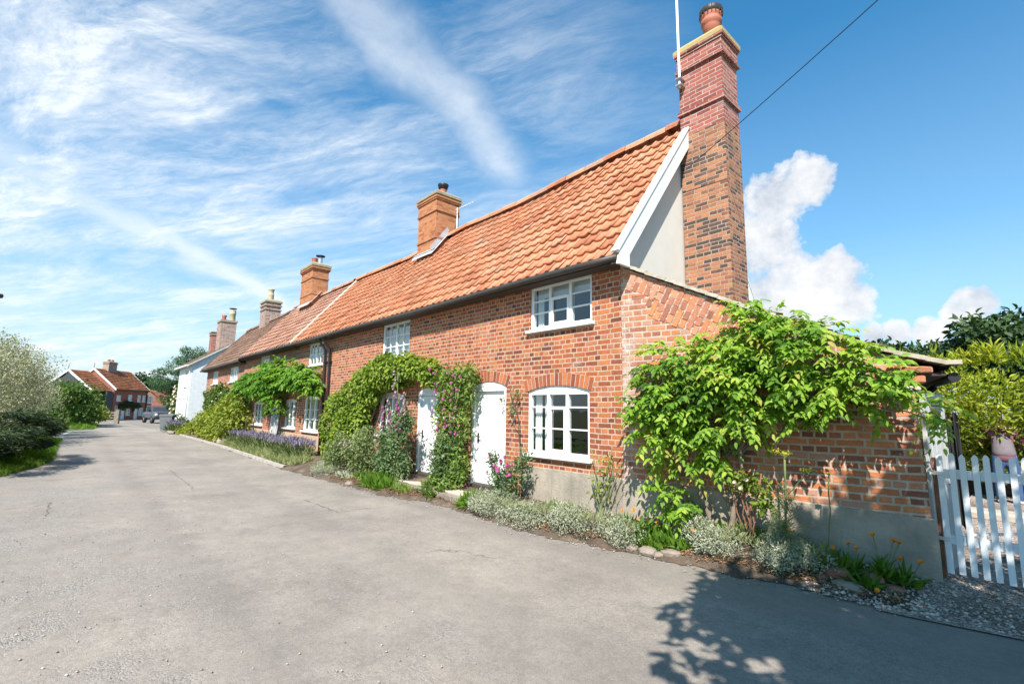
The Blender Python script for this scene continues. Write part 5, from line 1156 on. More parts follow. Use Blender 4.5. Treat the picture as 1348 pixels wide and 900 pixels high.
# ------------------------------------------------------------------ planting
def bz(x, y): return bed_z(x, min(max(y, edgeN(x)), wallY(x)))
def stems(name, paths, mat, parent):
    mb = MB()
    for pts, r in paths: mb.tube(pts, r, 7)
    return mb.build(name, M[mat], parent)
def flowers(parent, spots, me_list, mat, name='flower', towards=(0, -1, .4), scale=(.8, 1.2)):
    for p in spots:
        o = link(name, random.choice(me_list), M[mat], parent); stick(o, p, towards); s = random.uniform(*scale); o.scale = (s, s, s)
PINK = [flower_mesh('pink_flower', .035, 6, .5, 2, seed=k) for k in range(3)]; MAUVE = [flower_mesh('mauve_flower', .035, 5, .6, 2, seed=k + 5) for k in range(3)]
BLUSH = [flower_mesh('blush_rose', .05, 6, .5, 2, seed=k + 9) for k in range(2)]; MARI = [flower_mesh('marigold_head', .03, 13, .12, 2, seed=k + 20) for k in range(3)]
YEL = [flower_mesh('yellow_flower', .03, 6, .4, 1, seed=30)]

# big wisteria on the outbuilding wall (drawn in the wall's own frame)
def LW_(u, v, z): return (-3.88 + u * math.cos(LR) - v * math.sin(LR), 5.5 + u * math.sin(LR) + v * math.cos(LR), z)
WI = empty('wisteria', LW_(1.2, -.15, .15), 0, 'large bright green wisteria sprawling over the outbuilding wall', 'climbing plant')
wb = []
for (u, z, ru, rz_) in [(.62, 2.0, .3, .28), (.95, 2.2, .32, .22), (1.4, 2.2, .36, .3), (1.8, 2.3, .36, .3), (2.25, 2.2, .36, .26), (2.65, 2.05, .3, .18), (2.86, 1.9, .15, .1),
                        (.5, 1.65, .26, .2), (.85, 1.75, .32, .28), (1.3, 1.8, .36, .26), (1.8, 1.9, .38, .24), (2.3, 1.85, .34, .18), (2.68, 1.76, .24, .11), (.5, 1.32, .14, .1), (.75, 1.38, .26, .16), (1.15, 1.45, .26, .14), (1.6, 1.58, .24, .11), (2.05, 1.6, .2, .08),
                        (.9, 1.05, .15, .08), (1.25, 1.12, .16, .08), (.55, 1.0, .1, .08), (.7, .62, .2, .1), (.85, .5, .15, .09), (1.7, 2.55, .28, .14), (2.1, 2.5, .2, .09), (1.25, 2.5, .14, .09), (1.62, 2.78, .2, .1), (2.0, 2.62, .2, .09), (2.35, 2.46, .16, .07), (.62, 2.35, .1, .1), (.3, 1.65, .09, .09)]:
    wb.append((*LW_(u, -.2 - .14 * min(rz_ / .25, 1.1), z), ru, .2, rz_))
iv = WI.matrix_basis.inverted() if False else None
def to_local(ob): 
    for c in ob.children: c.location = c.location - ob.location
sprays('foliage', wb, 980, M['l_wist'], WI, seed=3, rl=.27, nl=11, ll=.09, lw=.044, face=(.2, -1, .1), clip=lambda P: ((P[:, 1] - 5.5) - (P[:, 0] + 3.88) * math.tan(LR)) < -.05)
def wobble(a, b, n, amp, rng): 
    a, b = Vector(a), Vector(b); return [a + (b - a) * t + Vector((rng.uniform(-amp, amp), rng.uniform(-amp, amp) * .6, rng.uniform(-amp, amp))) * math.sin(math.pi * t) for t in np.linspace(0, 1, n)]
rg = random.Random(12); paths = []
roots = [LW_(.95, -.16, .22), LW_(1.12, -.18, .22), LW_(1.45, -.16, .22), LW_(1.3, -.2, .22)]
for r_, ms in zip(roots, [[(.75, .75), (.85, 1.2), (.55, 1.6)], [(1.0, .8), (1.15, 1.2), (1.0, 1.8)], [(1.25, .7), (1.18, 1.05), (1.7, 1.7)], [(1.42, .9), (1.5, 1.4), (2.2, 1.8)]]):
    p = [Vector(r_)] + [Vector(LW_(u, -.14 - .03 * i, z)) for i, (u, z) in enumerate(ms)]; q = []
    for a, b in zip(p[:-1], p[1:]): q += wobble(a, b, 5, .05, rg)[:-1]
    q.append(p[-1]); paths.append((q, [.035 - .022 * i / len(q) for i in range(len(q))]))
for k in range(16):
    u, z = rg.uniform(.5, 2.7), rg.uniform(1.3, 2.2); paths.append((wobble(LW_(1.2 + rg.uniform(-.2, .3), -.12, 1.1), LW_(u, -.3, z), 6, .06, rg), [.014, .012, .01, .008, .006, .005]))
for (a, b) in (((2.6, 1.8), (3.35, 1.66)), ((2.7, 1.7), (3.3, 1.55))): paths.append((wobble(LW_(a[0], -.3, a[1]), LW_(b[0], -.35, b[1]), 6, .03, rg), .006))
stems('stem', paths, 'bark', WI)
sprays('foliage', [(*LW_(3.15, -.35, 1.72), .12, .07, .04), (*LW_(3.25, -.35, 1.6), .1, .07, .03), (*LW_(3.1, -.3, 1.66), .08, .05, .04)], 14, M['l_wist'], WI, seed=8, rl=.26, nl=11, ll=.075, lw=.034)
to_local(WI)

# climbing hydrangea round the blocked window and second door
CH = empty('climbing_hydrangea', (-12.2, 5.35, .2), 0, 'dense yellow-green climbing hydrangea arching over the half-hidden lower window', 'climbing plant')
hb = [(-13.05, 5.25, .55, .42, .2, .4), (-13.0, 5.2, 1.1, .48, .26, .45), (-12.5, 5.2, 1.6, .5, .28, .42), (-11.9, 5.2, 1.25, .5, .28, .4), (-12.2, 5.2, .75, .55, .28, .45), (-11.7, 5.22, 1.95, .55, .26, .35), (-11.1, 5.22, 2.2, .55, .26, .36), (-10.5, 5.22, 2.4, .55, .26, .34), (-9.9, 5.24, 2.48, .5, .24, .32), (-9.3, 5.26, 2.5, .45, .22, .28), (-8.8, 5.28, 2.42, .4, .2, .24), (-11.2, 5.25, 1.75, .4, .22, .3), (-10.3, 5.28, 2.15, .4, .2, .14), (-8.35, 5.3, 2.3, .3, .18, .3), (-9.5, 5.3, 2.2, .3, .16, .13), (-12.9, 5.2, 1.65, .3, .2, .22), (-10.2, 5.24, 2.7, .26, .18, .14), (-11.35, 5.2, 1.35, .42, .22, .38), (-10.85, 5.24, 1.95, .4, .2, .28), (-11.6, 5.15, .85, .5, .24, .4), (-10.0, 5.28, 2.2, .5, .16, .16)]
foliage('foliage', hb, 11000, .085, .062, M['l_hyd'], CH, out=.9, up=.5, droop=.5, jit=.55, seed=5, shell=.75, csize=.25)
rg = random.Random(3); stems('stem', [(wobble((-12.0 + k * .12, 5.4, .2), (-12.6 + k * .5, 5.36, 1.8 + .1 * k), 7, .06, rg), .014) for k in range(6)], 'bark', CH); to_local(CH)
# honeysuckle and sweet rocket between the two doors
HS = empty('honeysuckle', (-7.75, 5.3, .2), 0, 'tall tangle of honeysuckle with pink blooms between the two white doors', 'climbing plant')
hs = [(-7.6, 5.22, .5, .34, .22, .34), (-7.5, 5.15, .95, .34, .24, .36), (-7.55, 5.2, 1.4, .36, .24, .36), (-7.5, 5.25, 1.85, .38, .22, .32), (-7.35, 5.28, 2.2, .34, .2, .26), (-7.75, 5.26, 2.15, .32, .2, .26), (-7.0, 5.3, 2.2, .2, .14, .22), (-7.05, 5.3, 1.8, .16, .14, .3), (-7.1, 5.24, 1.3, .16, .16, .35), (-7.75, 5.26, 1.6, .2, .18, .26), (-7.2, 5.2, .6, .22, .2, .4), (-7.45, 5.05, .32, .36, .26, .18)]
foliage('foliage', hs, 4600, .075, .034, M['l_honey'], HS, out=.6, up=.5, droop=.1, jit=.9, seed=6, shell=.35, csize=.2)
foliage('foliage', [(-7.55, 5.12, .6, .36, .24, .45), (-7.4, 5.15, 1.0, .3, .22, .3)], 1500, .1, .02, M['l_pea'], HS, out=.3, droop=-.5, jit=.7, seed=7, shell=.2)
rg = random.Random(5); stems('stem', [(wobble((-7.6 + rg.uniform(-.3, .3), 5.2, .22), (-7.5 + rg.uniform(-.4, .5), 5.2, rg.uniform(1.2, 2.2)), 6, .07, rg), .008) for k in range(14)], 'greenstem', HS)
flowers(HS, [(rg.uniform(-7.95, -6.95), rg.uniform(4.98, 5.08), rg.uniform(1.15, 2.4)) for k in range(52)], PINK, 'f_pink', scale=(.55, 1.15)); 
flowers(HS, [(rg.uniform(-8.0, -7.0), rg.uniform(4.95, 5.05), rg.uniform(.5, 1.9)) for k in range(10)], MAUVE, 'f_mauve', scale=(.8, 1.3)); to_local(HS)
# tall mallow in front of the hidden window
ML = empty('mallow', (-9.2, 4.95, .15), 0, 'tall mallow with mauve flower spikes before the hidden lower window', 'flowering plant')
ml = [(-9.3, 4.95, .5, .45, .26, .36), (-9.0, 4.95, .9, .42, .24, .34), (-9.5, 5.0, .95, .3, .22, .34), (-8.75, 5.0, 1.3, .28, .2, .3), (-9.1, 5.05, 1.35, .26, .18, .26), (-8.75, 5.0, .5, .2, .2, .3)]
foliage('foliage', ml, 3600, .065, .036, M['l_pea'], ML, out=.4, up=.5, droop=-.1, jit=.9, seed=9, shell=.2, csize=.2)
rg = random.Random(8); tips = [(-9.55, 1.35), (-9.35, 1.75), (-9.15, 1.5), (-8.95, 1.9), (-8.8, 1.6), (-8.7, 1.9), (-9.05, 2.35), (-8.62, 1.75), (-9.7, 1.1), (-9.5, 1.6), (-8.85, 1.3)]
stems('stem', [(wobble((-9.1 + rg.uniform(-.25, .25), 4.97, .2), (x, 4.95, z), 6, .05, rg), .009) for x, z in tips], 'greenstem', ML)
for x, z in tips: flowers(ML, [(x + rg.uniform(-.06, .06), 4.9 + rg.uniform(-.04, .04), z - .06 * k) for k in range(8)], PINK if rg.random() < .5 else MAUVE, 'f_pink' if x > -9.1 and z > 1.7 else 'f_mauve', scale=(.8, 1.35))
to_local(ML)
# grey-green shrub left of the mallow
SB = empty('garden_shrub', (-11.2, 4.9, .12), 0, 'low grey-green shrub with pale flower heads under the climbing hydrangea', 'shrub')
sb = sub_blobs((-11.2, 4.92, .55, .8, .36, .42), 22, .24, np.random.default_rng(4)) + sub_blobs((-10.3, 4.92, .6, .5, .34, .5), 14, .22, np.random.default_rng(6))
foliage('foliage', sb, 5200, .06, .032, M['l_shrub'], SB, out=.7, up=.5, droop=0, jit=.7, seed=11, shell=.5, csize=.2)
stems('stem', [(wobble((-11.1 + k * .1, 4.95, .12), (-11.8 + k * .25, 4.9, .6), 5, .04, rg), .01) for k in range(7)], 'bark', SB)
flowers(SB, [(-11.2 + rg.uniform(-.8, 1.2), 4.58 + rg.uniform(-.05, .12), rg.uniform(.5, 1.0)) for k in range(26)], MAUVE, 'f_white', scale=(.6, 1)); to_local(SB)
# bright strap-leaved tuft
def disc(n, cx, cy, rx, ry, seed): 
    r_ = np.random.default_rng(seed); a = r_.random(n) * 6.283; q = np.sqrt(r_.random(n)); x = cx + rx * q * np.cos(a); y = cy + ry * q * np.sin(a)
    return np.stack([x, y, [bz(i, j) for i, j in zip(x, y)]], 1)
def tuft(name, cx, cy, rx, ry, n, L, W, mat, lab, cat, seed, lean=.6, group=None):
    o = blades(name, disc(n, cx, cy, rx, ry, seed), M[mat], L, W, None, lean, seed); tag(o, lab, cat, group); return o
tuft('leafy_tuft', -9.1, 4.66, .5, .2, 800, .17, .032, 'l_grass', 'bright green strappy leaf tuft at the lane edge left of the doorstep', 'plant', 21, .7)
tuft('leafy_tuft', -7.55, 4.95, .35, .14, 260, .17, .025, 'l_honey', 'small green leaf tuft on the doorstep edge under the honeysuckle', 'plant', 22, .8)
tuft('leafy_tuft', -6.45, 4.9, .16, .12, 120, .18, .04, 'l_grass', 'small weed tuft at the right end of the doorstep', 'plant', 23, .7)

# wisteria of the middle cottage
W2 = empty('wisteria', (-18, 5.4, .3), 0, 'broad green wisteria across the middle cottage between its two rows of windows', 'climbing plant')
w2 = [(-22.6, 5.2, 2.4, .5, .22, .3), (-21.6, 5.18, 2.5, .6, .24, .3), (-20.6, 5.16, 2.55, .6, .26, .32), (-19.6, 5.15, 2.55, .7, .28, .36), (-18.6, 5.15, 2.6, .7, .28, .36), (-17.6, 5.15, 2.6, .7, .28, .38), (-16.6, 5.15, 2.6, .7, .28, .34), (-15.6, 5.16, 2.55, .6, .26, .3), (-14.8, 5.2, 2.45, .4, .22, .28), (-14.35, 5.24, 2.2, .16, .16, .2), (-19.0, 5.15, 2.25, .6, .26, .16), (-17.9, 5.15, 1.95, .4, .24, .24), (-17.75, 5.18, 1.55, .22, .18, .2), (-20.6, 5.18, 2.2, .5, .22, .14), (-17.3, 5.15, 3.0, .45, .22, .14), (-18.9, 5.15, 2.98, .45, .22, .12), (-22.6, 5.2, 1.95, .35, .2, .25)]
sprays('foliage', w2, 1250, M['l_wist2'], W2, seed=14, rl=.28, nl=7, ll=.14, lw=.085, shell=.6, csize=.45)
stems('stem', [(wobble((-18.3, 5.42, .3), (-17.6, 5.4, 2.3), 7, .05, rg), .03), (wobble((-18.25, 5.42, 1.7), (-21.8, 5.42, 2.3), 7, .06, rg), .02), (wobble((-17.8, 5.42, 2), (-14.6, 5.42, 2.35), 7, .06, rg), .02)], 'bark', W2); to_local(W2)
# yellow-green creeper spilling over the end cottage front
CP = empty('creeper_mound', (-25, 4.9, .2), 0, 'yellow-green creeper mound sloping down from the end cottage to the kerb', 'shrub')
cp = []
for t in np.linspace(0, 1, 12):
    x = -33 + 10.4 * t; h = .25 + 1.75 * t ** .9; cp += sub_blobs((x, 5.05, h * .55 + gz(x), .75, .42, h * .55), 7, .34 + .12 * t, np.random.default_rng(int(t * 100) + 3))
foliage('foliage', cp, 12500, .13, .075, M['l_creep'], CP, out=.8, up=.45, droop=.5, jit=.55, seed=15, shell=.6, csize=.4)
stems('stem', [(wobble((-25 + k, 5.3, .1), (-24 + k, 5.1, 1.2), 5, .08, rg), .02) for k in range(5)], 'bark', CP); to_local(CP)
RC = empty('climbing_rose', (-28.5, 5.3, .1), 0, 'climbing rose with pale blooms at the far corner of the end cottage', 'climbing plant')
rc = [(-28.9, 5.2, 1.6, .8, .25, .5), (-27.8, 5.2, 2.2, .8, .25, .4), (-26.6, 5.2, 2.35, .7, .25, .35), (-25.6, 5.2, 2.0, .6, .25, .35), (-29.6, 5.2, 2.1, .4, .2, .3), (-24.6, 5.2, 1.9, .5, .22, .3), (-27.2, 5.2, 1.6, .5, .2, .3)]
foliage('foliage', rc, 1500, .13, .09, M['l_green'], RC, seed=16, shell=.3, csize=.4)
stems('stem', [(wobble((-28.6 + .3 * k, 5.4, 0), (-29 + 1.1 * k, 5.3, 2.1), 6, .1, rg), .022) for k in range(4)], 'darkbark', RC)
flowers(RC, [(rg.uniform(-29.5, -24.5), 4.96, rg.uniform(1.5, 2.6)) for k in range(16)], BLUSH, 'f_white'); to_local(RC)
RW = empty('climbing_rose', (-44.8, 6.0, gz(-44)), 0, 'tall rambling rose with many blush blooms beside the white house front', 'climbing plant')
rw = [(-44.0, 5.8, .6, .6, .3, .6), (-44.6, 5.9, 1.4, .7, .32, .7), (-45.0, 6.0, 2.1, .7, .35, .7), (-44.8, 6.1, 2.8, .6, .3, .5), (-45.6, 6.1, 1.0, .8, .35, .8)]
foliage('foliage', rw, 1500, .17, .12, M['l_green'], RW, seed=17, shell=.3, csize=.5)
stems('stem', [(wobble((-44.8, 6.1, -.1), (-45.2 + .4 * k, 6.0, 2.6), 6, .1, rg), .025) for k in range(3)], 'bark', RW)
flowers(RW, [(rg.uniform(-45.4, -44.0), 5.62 + rg.uniform(-.05, .2), rg.uniform(.6, 3.2)) for k in range(46)], BLUSH, 'f_white', towards=(.5, -1, .3), scale=(1.6, 2.6)); to_local(RW)

# lavender along the middle cottage, pale grass between it and the kerb
def lavender(x, y, s, lab, seed, group='lavender bushes along the middle cottage'):
    L = empty('lavender', (x, y, bz(x, y)), 0, lab, 'lavender', group); r_ = np.random.default_rng(seed)
    P = np.zeros((420, 3)); a = r_.random(420) * 6.28; q = np.sqrt(r_.random(420)); P[:, 0] = np.cos(a) * q * .5 * s; P[:, 1] = np.sin(a) * q * .26 * s
    blades('foliage', P, M['l_shrub'], .3 * s, .02, L, .5, seed)
    Q = np.stack([P[:260, 0] * 1.25, P[:260, 1] * 1.25, np.full(260, .27 * s) + .12 * s * r_.random(260)], 1)
    blades('flower_spikes', Q, M['l_lav'], .12 * s, .03, L, .35, seed + 1)
for k, x in enumerate((-14.6, -15.6, -16.7, -17.9, -19.3, -20.5, -21.7)):
    lavender(x, 5.0, 1.05 + .1 * math.sin(k * 2.2), ['lavender bush nearest the drainpipes below the first lower window', 'second lavender bush from the drainpipes, under the wide lower window', 'lavender bush in the middle of the row, third from the drainpipes', 'lavender bush beside the middle cottage doorway, fourth from the drainpipes', 'lavender bush just left of the middle cottage doorway', 'lavender bush below the farthest lower window', 'last lavender bush of the row, against the creeper mound'][k], 50 + k)
lavender(-35.6, 4.75, 1.5, 'lavender clump leaning beside the grey wheeled bin', 70, None)
LB = foliage('garden_shrub', sub_blobs((0, 0, .5, .9, .5, .45), 14, .3, np.random.default_rng(9)), 900, .13, .07, M['l_green'], None, seed=71, loc=(-36.6, 5.1, gz(-36))); tag(LB, 'round green shrub at the corner of the white house behind the bin', 'shrub')
rg2 = np.random.default_rng(31); gx_ = -22.5 + 9.2 * rg2.random(5200); gy_ = np.array([edgeN(x) + .12 for x in gx_]) + .5 * rg2.random(5200)
gp = np.stack([gx_, gy_, [bz(a, b) for a, b in zip(gx_, gy_)]], 1)
tag(blades('grass', gp, M['l_drygrass'], .16, .02, None, .6, 33, .6), kind='stuff')

# silver mounds along the lane
def silver(x, y, rx, ry, h, n, lab, seed):
    o = empty('silver_mound_plant', (x, y, bz(x, y) - .02), 0, lab, 'plant', 'silver mound plants along the bed')
    bl = sub_blobs((0, 0, h * .35, rx, ry, h * .55), 26, .14, np.random.default_rng(seed), .8)
    foliage('foliage', bl, int(n * 1.7), .026, .0105, M['l_silver'], o, out=.7, up=.7, droop=-.5, jit=.8, seed=seed, shell=.55, csize=.12)
    blades('flower_stalks', np.stack([rx * .9 * (np.random.default_rng(seed).random(200) * 2 - 1), ry * .7 * (np.random.default_rng(seed + 1).random(200) * 2 - 1), np.full(200, h * .55)], 1), M['l_drygrass'], .1, .006, o, .6, seed)
silver(-11.6, 4.56, .6, .2, .22, 2600, 'silver leaved mound at the lane edge below the grey-green shrub', 81)
silver(-5.85, 4.9, .48, .25, .28, 4200, 'silver leaved mound beside the right-hand end of the doorstep', 82)
silver(-5.1, 4.86, .46, .26, .26, 4200, 'silver leaved mound in front of the plinth under the three-light window', 83)
silver(-4.35, 4.95, .46, .26, .27, 4200, 'silver leaved mound between the window and the twiggy rose', 84)
silver(-3.68, 5.06, .3, .2, .22, 2600, 'small silver leaved mound at the foot of the pale wall joint', 85)
silver(-2.72, 5.38, .42, .24, .26, 4800, 'silver leaved mound below the wisteria trunks, behind edging stones', 86)
silver(-1.98, 5.5, .4, .24, .27, 4600, 'shaded silver leaved mound left of the broken bricks', 87)

# sweet pea by the window, twiggy rose at the joint, fennel and rose by the outbuilding
SP = empty('sweet_pea', (-5.85, 5.2, .22), 0, 'sweet pea with magenta flowers between the right-hand door and the window', 'flowering plant')
sp = [(-6.0, 5.12, .5, .2, .14, .3), (-5.7, 5.12, .55, .24, .16, .32), (-5.5, 5.2, .75, .18, .12, .3), (-6.1, 5.1, .8, .1, .1, .2), (-5.85, 5.1, .3, .3, .16, .16)]
foliage('foliage', sp, 1150, .07, .026, M['l_pea'], SP, out=.3, droop=-.2, jit=.9, seed=91, shell=.15, csize=.15)
stems('stem', [(wobble((-5.85 + rg.uniform(-.2, .2), 5.15, .2), (-5.85 + rg.uniform(-.35, .4), 5.12, rg.uniform(.7, 1.1)), 5, .05, rg), .006) for k in range(9)], 'greenstem', SP)
flowers(SP, [(rg.uniform(-6.1, -5.45), 4.98, rg.uniform(.5, .95)) for k in range(14)], PINK, 'f_pink', scale=(.7, 1.2)); to_local(SP)
TR = empty('rose_bush', (-6.0, 5.42, .2), 0, 'thin bare-stemmed rose climbing between door and window', 'rose')
stems('stem', [(wobble((-5.75, 5.42, .2), (-5.85, 5.42, 1.4), 7, .03, rg) + wobble((-5.85, 5.42, 1.45), (-6.05, 5.4, 1.95), 4, .03, rg), .008), (wobble((-5.85, 5.42, 1.3), (-6.1, 5.4, 1.55), 4, .02, rg), .005)], 'darkbark', TR)
foliage('foliage', [(-6.0, 5.4, 1.6, .12, .06, .2), (-5.9, 5.4, 1.85, .14, .06, .14), (-6.3, 5.44, 1.75, .06, .05, .1)], 90, .05, .032, M['l_shrub'], TR, seed=92, shell=.2); to_local(TR)
T2 = empty('rose_bush', (-4.1, 5.3, .2), 0, 'twiggy rose with sparse brown leaves near the pale wall joint', 'rose')
stems('stem', [(wobble((-4.1 + rg.uniform(-.08, .08), 5.3, .2), (-4.1 + rg.uniform(-.25, .35), 5.34, rg.uniform(.6, 1.15)), 5, .03, rg), .007) for k in range(9)], 'greenstem', T2)
foliage('foliage', [(-4.0, 5.32, .9, .2, .08, .25), (-4.15, 5.3, .6, .2, .1, .2)], 110, .05, .03, M['l_creep'], T2, seed=93, shell=.2); to_local(T2)
FN = empty('fennel', (-1.98, 5.6, .22), 0, 'tall yellow-headed fennel standing before the outbuilding wall', 'plant')
stems('stem', [(wobble((-1.97, 5.6, .2), (-1.94, 5.6, 1.18), 6, .012, rg), .011), (wobble((-1.96, 5.6, .75), (-1.72, 5.56, 1.02), 4, .01, rg), .006), (wobble((-1.96, 5.6, .6), (-2.15, 5.56, .95), 4, .01, rg), .006)], 'greenstem', FN)
mb = MB()
for (cx, cy, cz) in ((-1.94, 5.6, 1.18), (-2.02, 5.57, 1.2), (-1.72, 5.56, 1.03)):
    for k in range(12): a = k * .55; mb.tube([(cx, cy, cz - .03), (cx + .07 * math.cos(a), cy + .07 * math.sin(a), cz + .02)], .002, 4)
mb.build('umbel_stalks', M['greenstem'], FN)
for (cx, cy, cz) in ((-1.94, 5.6, 1.18), (-2.02, 5.57, 1.2), (-1.72, 5.56, 1.03)): foliage('flower_head', [(cx, cy, cz + .02, .08, .08, .015)], 90, .016, .014, M['f_yellow'], FN, seed=5, shell=.1)
foliage('foliage', [(-1.97, 5.55, .42, .2, .14, .18), (-1.95, 5.6, .7, .08, .08, .2)], 700, .09, .006, M['l_pea'], FN, seed=94, shell=.1, droop=-.4); to_local(FN)
RS = empty('rose_bush', (-2.3, 5.6, .22), 0, 'open rose bush with yellowish leaves right of the wisteria trunks', 'rose')
stems('stem', [(wobble((-2.3 + rg.uniform(-.06, .06), 5.62, .2), (-2.3 + rg.uniform(-.25, .3), 5.58, rg.uniform(.6, .98)), 5, .03, rg), .008) for k in range(7)], 'redwood', RS)
foliage('foliage', [(-2.32, 5.56, .85, .24, .12, .14), (-2.15, 5.56, .65, .12, .1, .12)], 330, .055, .036, M['l_hyd'], RS, seed=95, shell=.2); flowers(RS, [(-2.4, 5.44, .86), (-2.28, 5.44, .9), (-2.34, 5.45, .8)], BLUSH, 'f_white', scale=(.5, .7)); to_local(RS)
YR = MB().tube(wobble((-1.62, 5.74, .2), (-1.58, 5.72, 1.0), 6, .03, rg), .006, 6).build('yellow_rose', M['greenstem']); tag(YR, 'single rose stem with one yellow bloom by the outbuilding plinth', 'rose')
link('flower', YEL[0], M['f_yellow'], YR, (-1.58, 5.68, 1.02)).scale = (1.3, 1.3, 1.3)
# low weeds and pot marigolds
for k, (x, y, rx, ry, n, L, W, mt, lab) in enumerate([
    (-3.55, 5.25, .3, .12, 260, .12, .035, 'l_grass', 'low leafy weeds with orange flowers left of the wisteria base'),
    (-3.05, 5.25, .28, .13, 300, .13, .04, 'l_grass', 'bright leafy weeds at the foot of the wisteria trunks'),
    (-2.45, 5.66, .3, .1, 260, .16, .035, 'l_honey', 'yellow-green leafy plant at the plinth behind the silver mound'),
    (-1.72, 5.68, .22, .12, 260, .17, .03, 'l_honey', 'leafy marigold clump left of the broken bricks'),
    (-4.75, 5.25, .35, .1, 170, .12, .03, 'l_honey', 'sparse green seedlings along the cement plinth below the window'),
    (-3.3, 5.08, .24, .08, 180, .09, .03, 'l_grass', 'small creeping weeds among the edging stones'),
    (-9.9, 4.75, .4, .14, 300, .14, .03, 'l_honey', 'low leafy weeds between the strappy tuft and the garden shrub'),
    (-6.55, 5.0, .2, .1, 130, .12, .03, 'l_honey', 'weeds at the lane edge between doorstep and silver mounds'),
    (-10.6, 4.62, .34, .12, 240, .1, .025, 'l_silver', 'greyish low plants before the garden shrub at the lane edge'),
    (-8.35, 4.72, .34, .1, 170, .1, .03, 'l_honey', 'sparse weeds along the front of the doorstep by the left door')]):
    o = tuft('weed_clump', x, y, rx, ry, n, L, W, mt, lab, 'weeds', 200 + k, .8, 'weed clumps in the bed')
    if k in (0, 1, 3): flowers(o, [(x + rg.uniform(-rx, rx), y - ry * rg.random(), bz(x, y) + L + rg.uniform(.02, .14)) for q in range(3)], MARI, 'f_orange', scale=(.6, .8))
def marigold(x, y, z0, heads, n, lab, seed):
    o = empty('marigold', (x, y, z0), 0, lab, 'flower', 'marigolds at the broken bricks'); r_ = np.random.default_rng(seed)
    P = np.zeros((n, 3)); P[:, :2] = r_.normal(size=(n, 2)) * .03; P[:, 2] = r_.random(n) * .06
    blades('foliage', P, M['l_grass'], .17, .045, o, .9, seed)
    for (hx, hy, hz_) in heads:
        MB().tube([(0, 0, .02), (hx * .6, hy * .5, hz_ * .6), (hx, hy, hz_)], .004, 5).build('stem', M['greenstem'], o)
        f = link('flower', random.choice(MARI), M['f_orange'], o); stick(f, (hx, hy, hz_), (.1, -.5, 1)); f.scale = (.8,) * 3
marigold(-1.42, 5.62, .1, [(.0, -.05, .3), (.06, -.03, .27)], 34, 'orange marigold growing through the leftmost broken brick', 301)
marigold(-1.2, 5.74, .09, [(-.06, 0, .4), (.1, -.02, .38), (.14, -.02, .37)], 46, 'tallest orange marigold in front of the cement plinth', 302)
marigold(-1.05, 5.78, .05, [(-.02, -.02, .26), (.12, .02, .26)], 40, 'orange marigold nearest the gate post', 303)
marigold(-1.28, 5.52, .02, [(.08, -.06, .05)], 26, 'low marigold drooping onto the lane edge', 304)

# ------------------------------------------------------------------ stones and steps
def rock(name, c, s, mat, seed, lab, cat='stone', group=None, rz=0):
    bm = bmesh.new(); bmesh.ops.create_icosphere(bm, subdivisions=2, radius=1); r_ = random.Random(seed); ph = [r_.uniform(0, 6) for _ in range(6)]
    for v in bm.verts:
        d = v.co.normalized(); q = max(abs(d.x), abs(d.y), abs(d.z)); k = (1 / q) * .55 + .45
        k *= 1 + .1 * math.sin(d.x * 4 + ph[0]) * math.sin(d.y * 5 + ph[1]) + .08 * math.sin(d.z * 6 + ph[2])
        v.co = Vector((d.x * s[0], d.y * s[1], d.z * s[2])) * k * .8
    me = bpy.data.meshes.new(name); bm.to_mesh(me); bm.free(); o = link(name, me, M[mat], None, c, rz); return tag(o, lab, cat, group)
DS = empty('doorstep', (0, 0, 0), 0, 'worn concrete doorstep with brick edge running under both white doors', 'doorstep')
mb = MB(); mb.bbox(-9.25, -6.15, 4.96, 5.44, .02, .2, .015); mb.build('slab', M['concrete'], DS)
mb = MB()
for k in range(26): x = -8.95 + k * .115; mb.bbox(x, x + .103, 4.87 + random.uniform(-.01, .01), 4.955, .03, .17 + random.uniform(-.01, .012), .01)
mb.build('brick_edge', M['stone'], DS)
for i, (x, y, s, rz_) in enumerate([(-3.22, 5.0, (.13, .08, .07), .2), (-2.98, 5.08, (.14, .09, .08), .5), (-3.42, 4.98, (.09, .06, .05), 0), (-9.9, 4.42, (.12, .08, .07), .3), (-3.08, 4.98, (.07, .05, .04), .9)]):
    rock('edging_stone', (x, y, .04), s, 'stone', i, ['pale edging stone left of the wisteria at the lane edge', 'largest edging stone below the wisteria trunks', 'flat edging stone by the small silver mound', 'grey stone at the lane edge beside the strappy green tuft', 'small stone wedged between two edging stones'][i], 'stone', 'edging stones', rz_)
for i, (x, y, z, s, mt, rz_, lab) in enumerate([(-1.52, 5.55, .12, (.15, .09, .07), 'redstone', .2, 'upper red brick lump behind the leftmost marigold'), (-1.42, 5.45, .05, (.17, .08, .06), 'stone', -.25, 'long pale stone at the front of the broken bricks'), (-1.28, 5.66, .1, (.13, .09, .08), 'redstone', .5, 'reddish brick lump between two marigolds'), (-1.14, 5.68, .05, (.14, .09, .05), 'redstone', .1, 'flat red slab lying in front of the tallest marigold'), (-.96, 5.85, .03, (.08, .06, .05), 'redstone', .4, 'broken brick end nearest the gate'), (-1.64, 5.48, .06, (.08, .07, .06), 'redstone', .8, 'small brown stone beside the shaded silver mound'), (-.9, 5.98, .03, (.06, .04, .015), 'stone', .4, 'thin pale slate flake on the gravel by the gate post')]):
    rock('broken_brick', (x, y, z), s, mt, 40 + i, lab, 'rubble', 'broken bricks at the outbuilding corner', rz_)
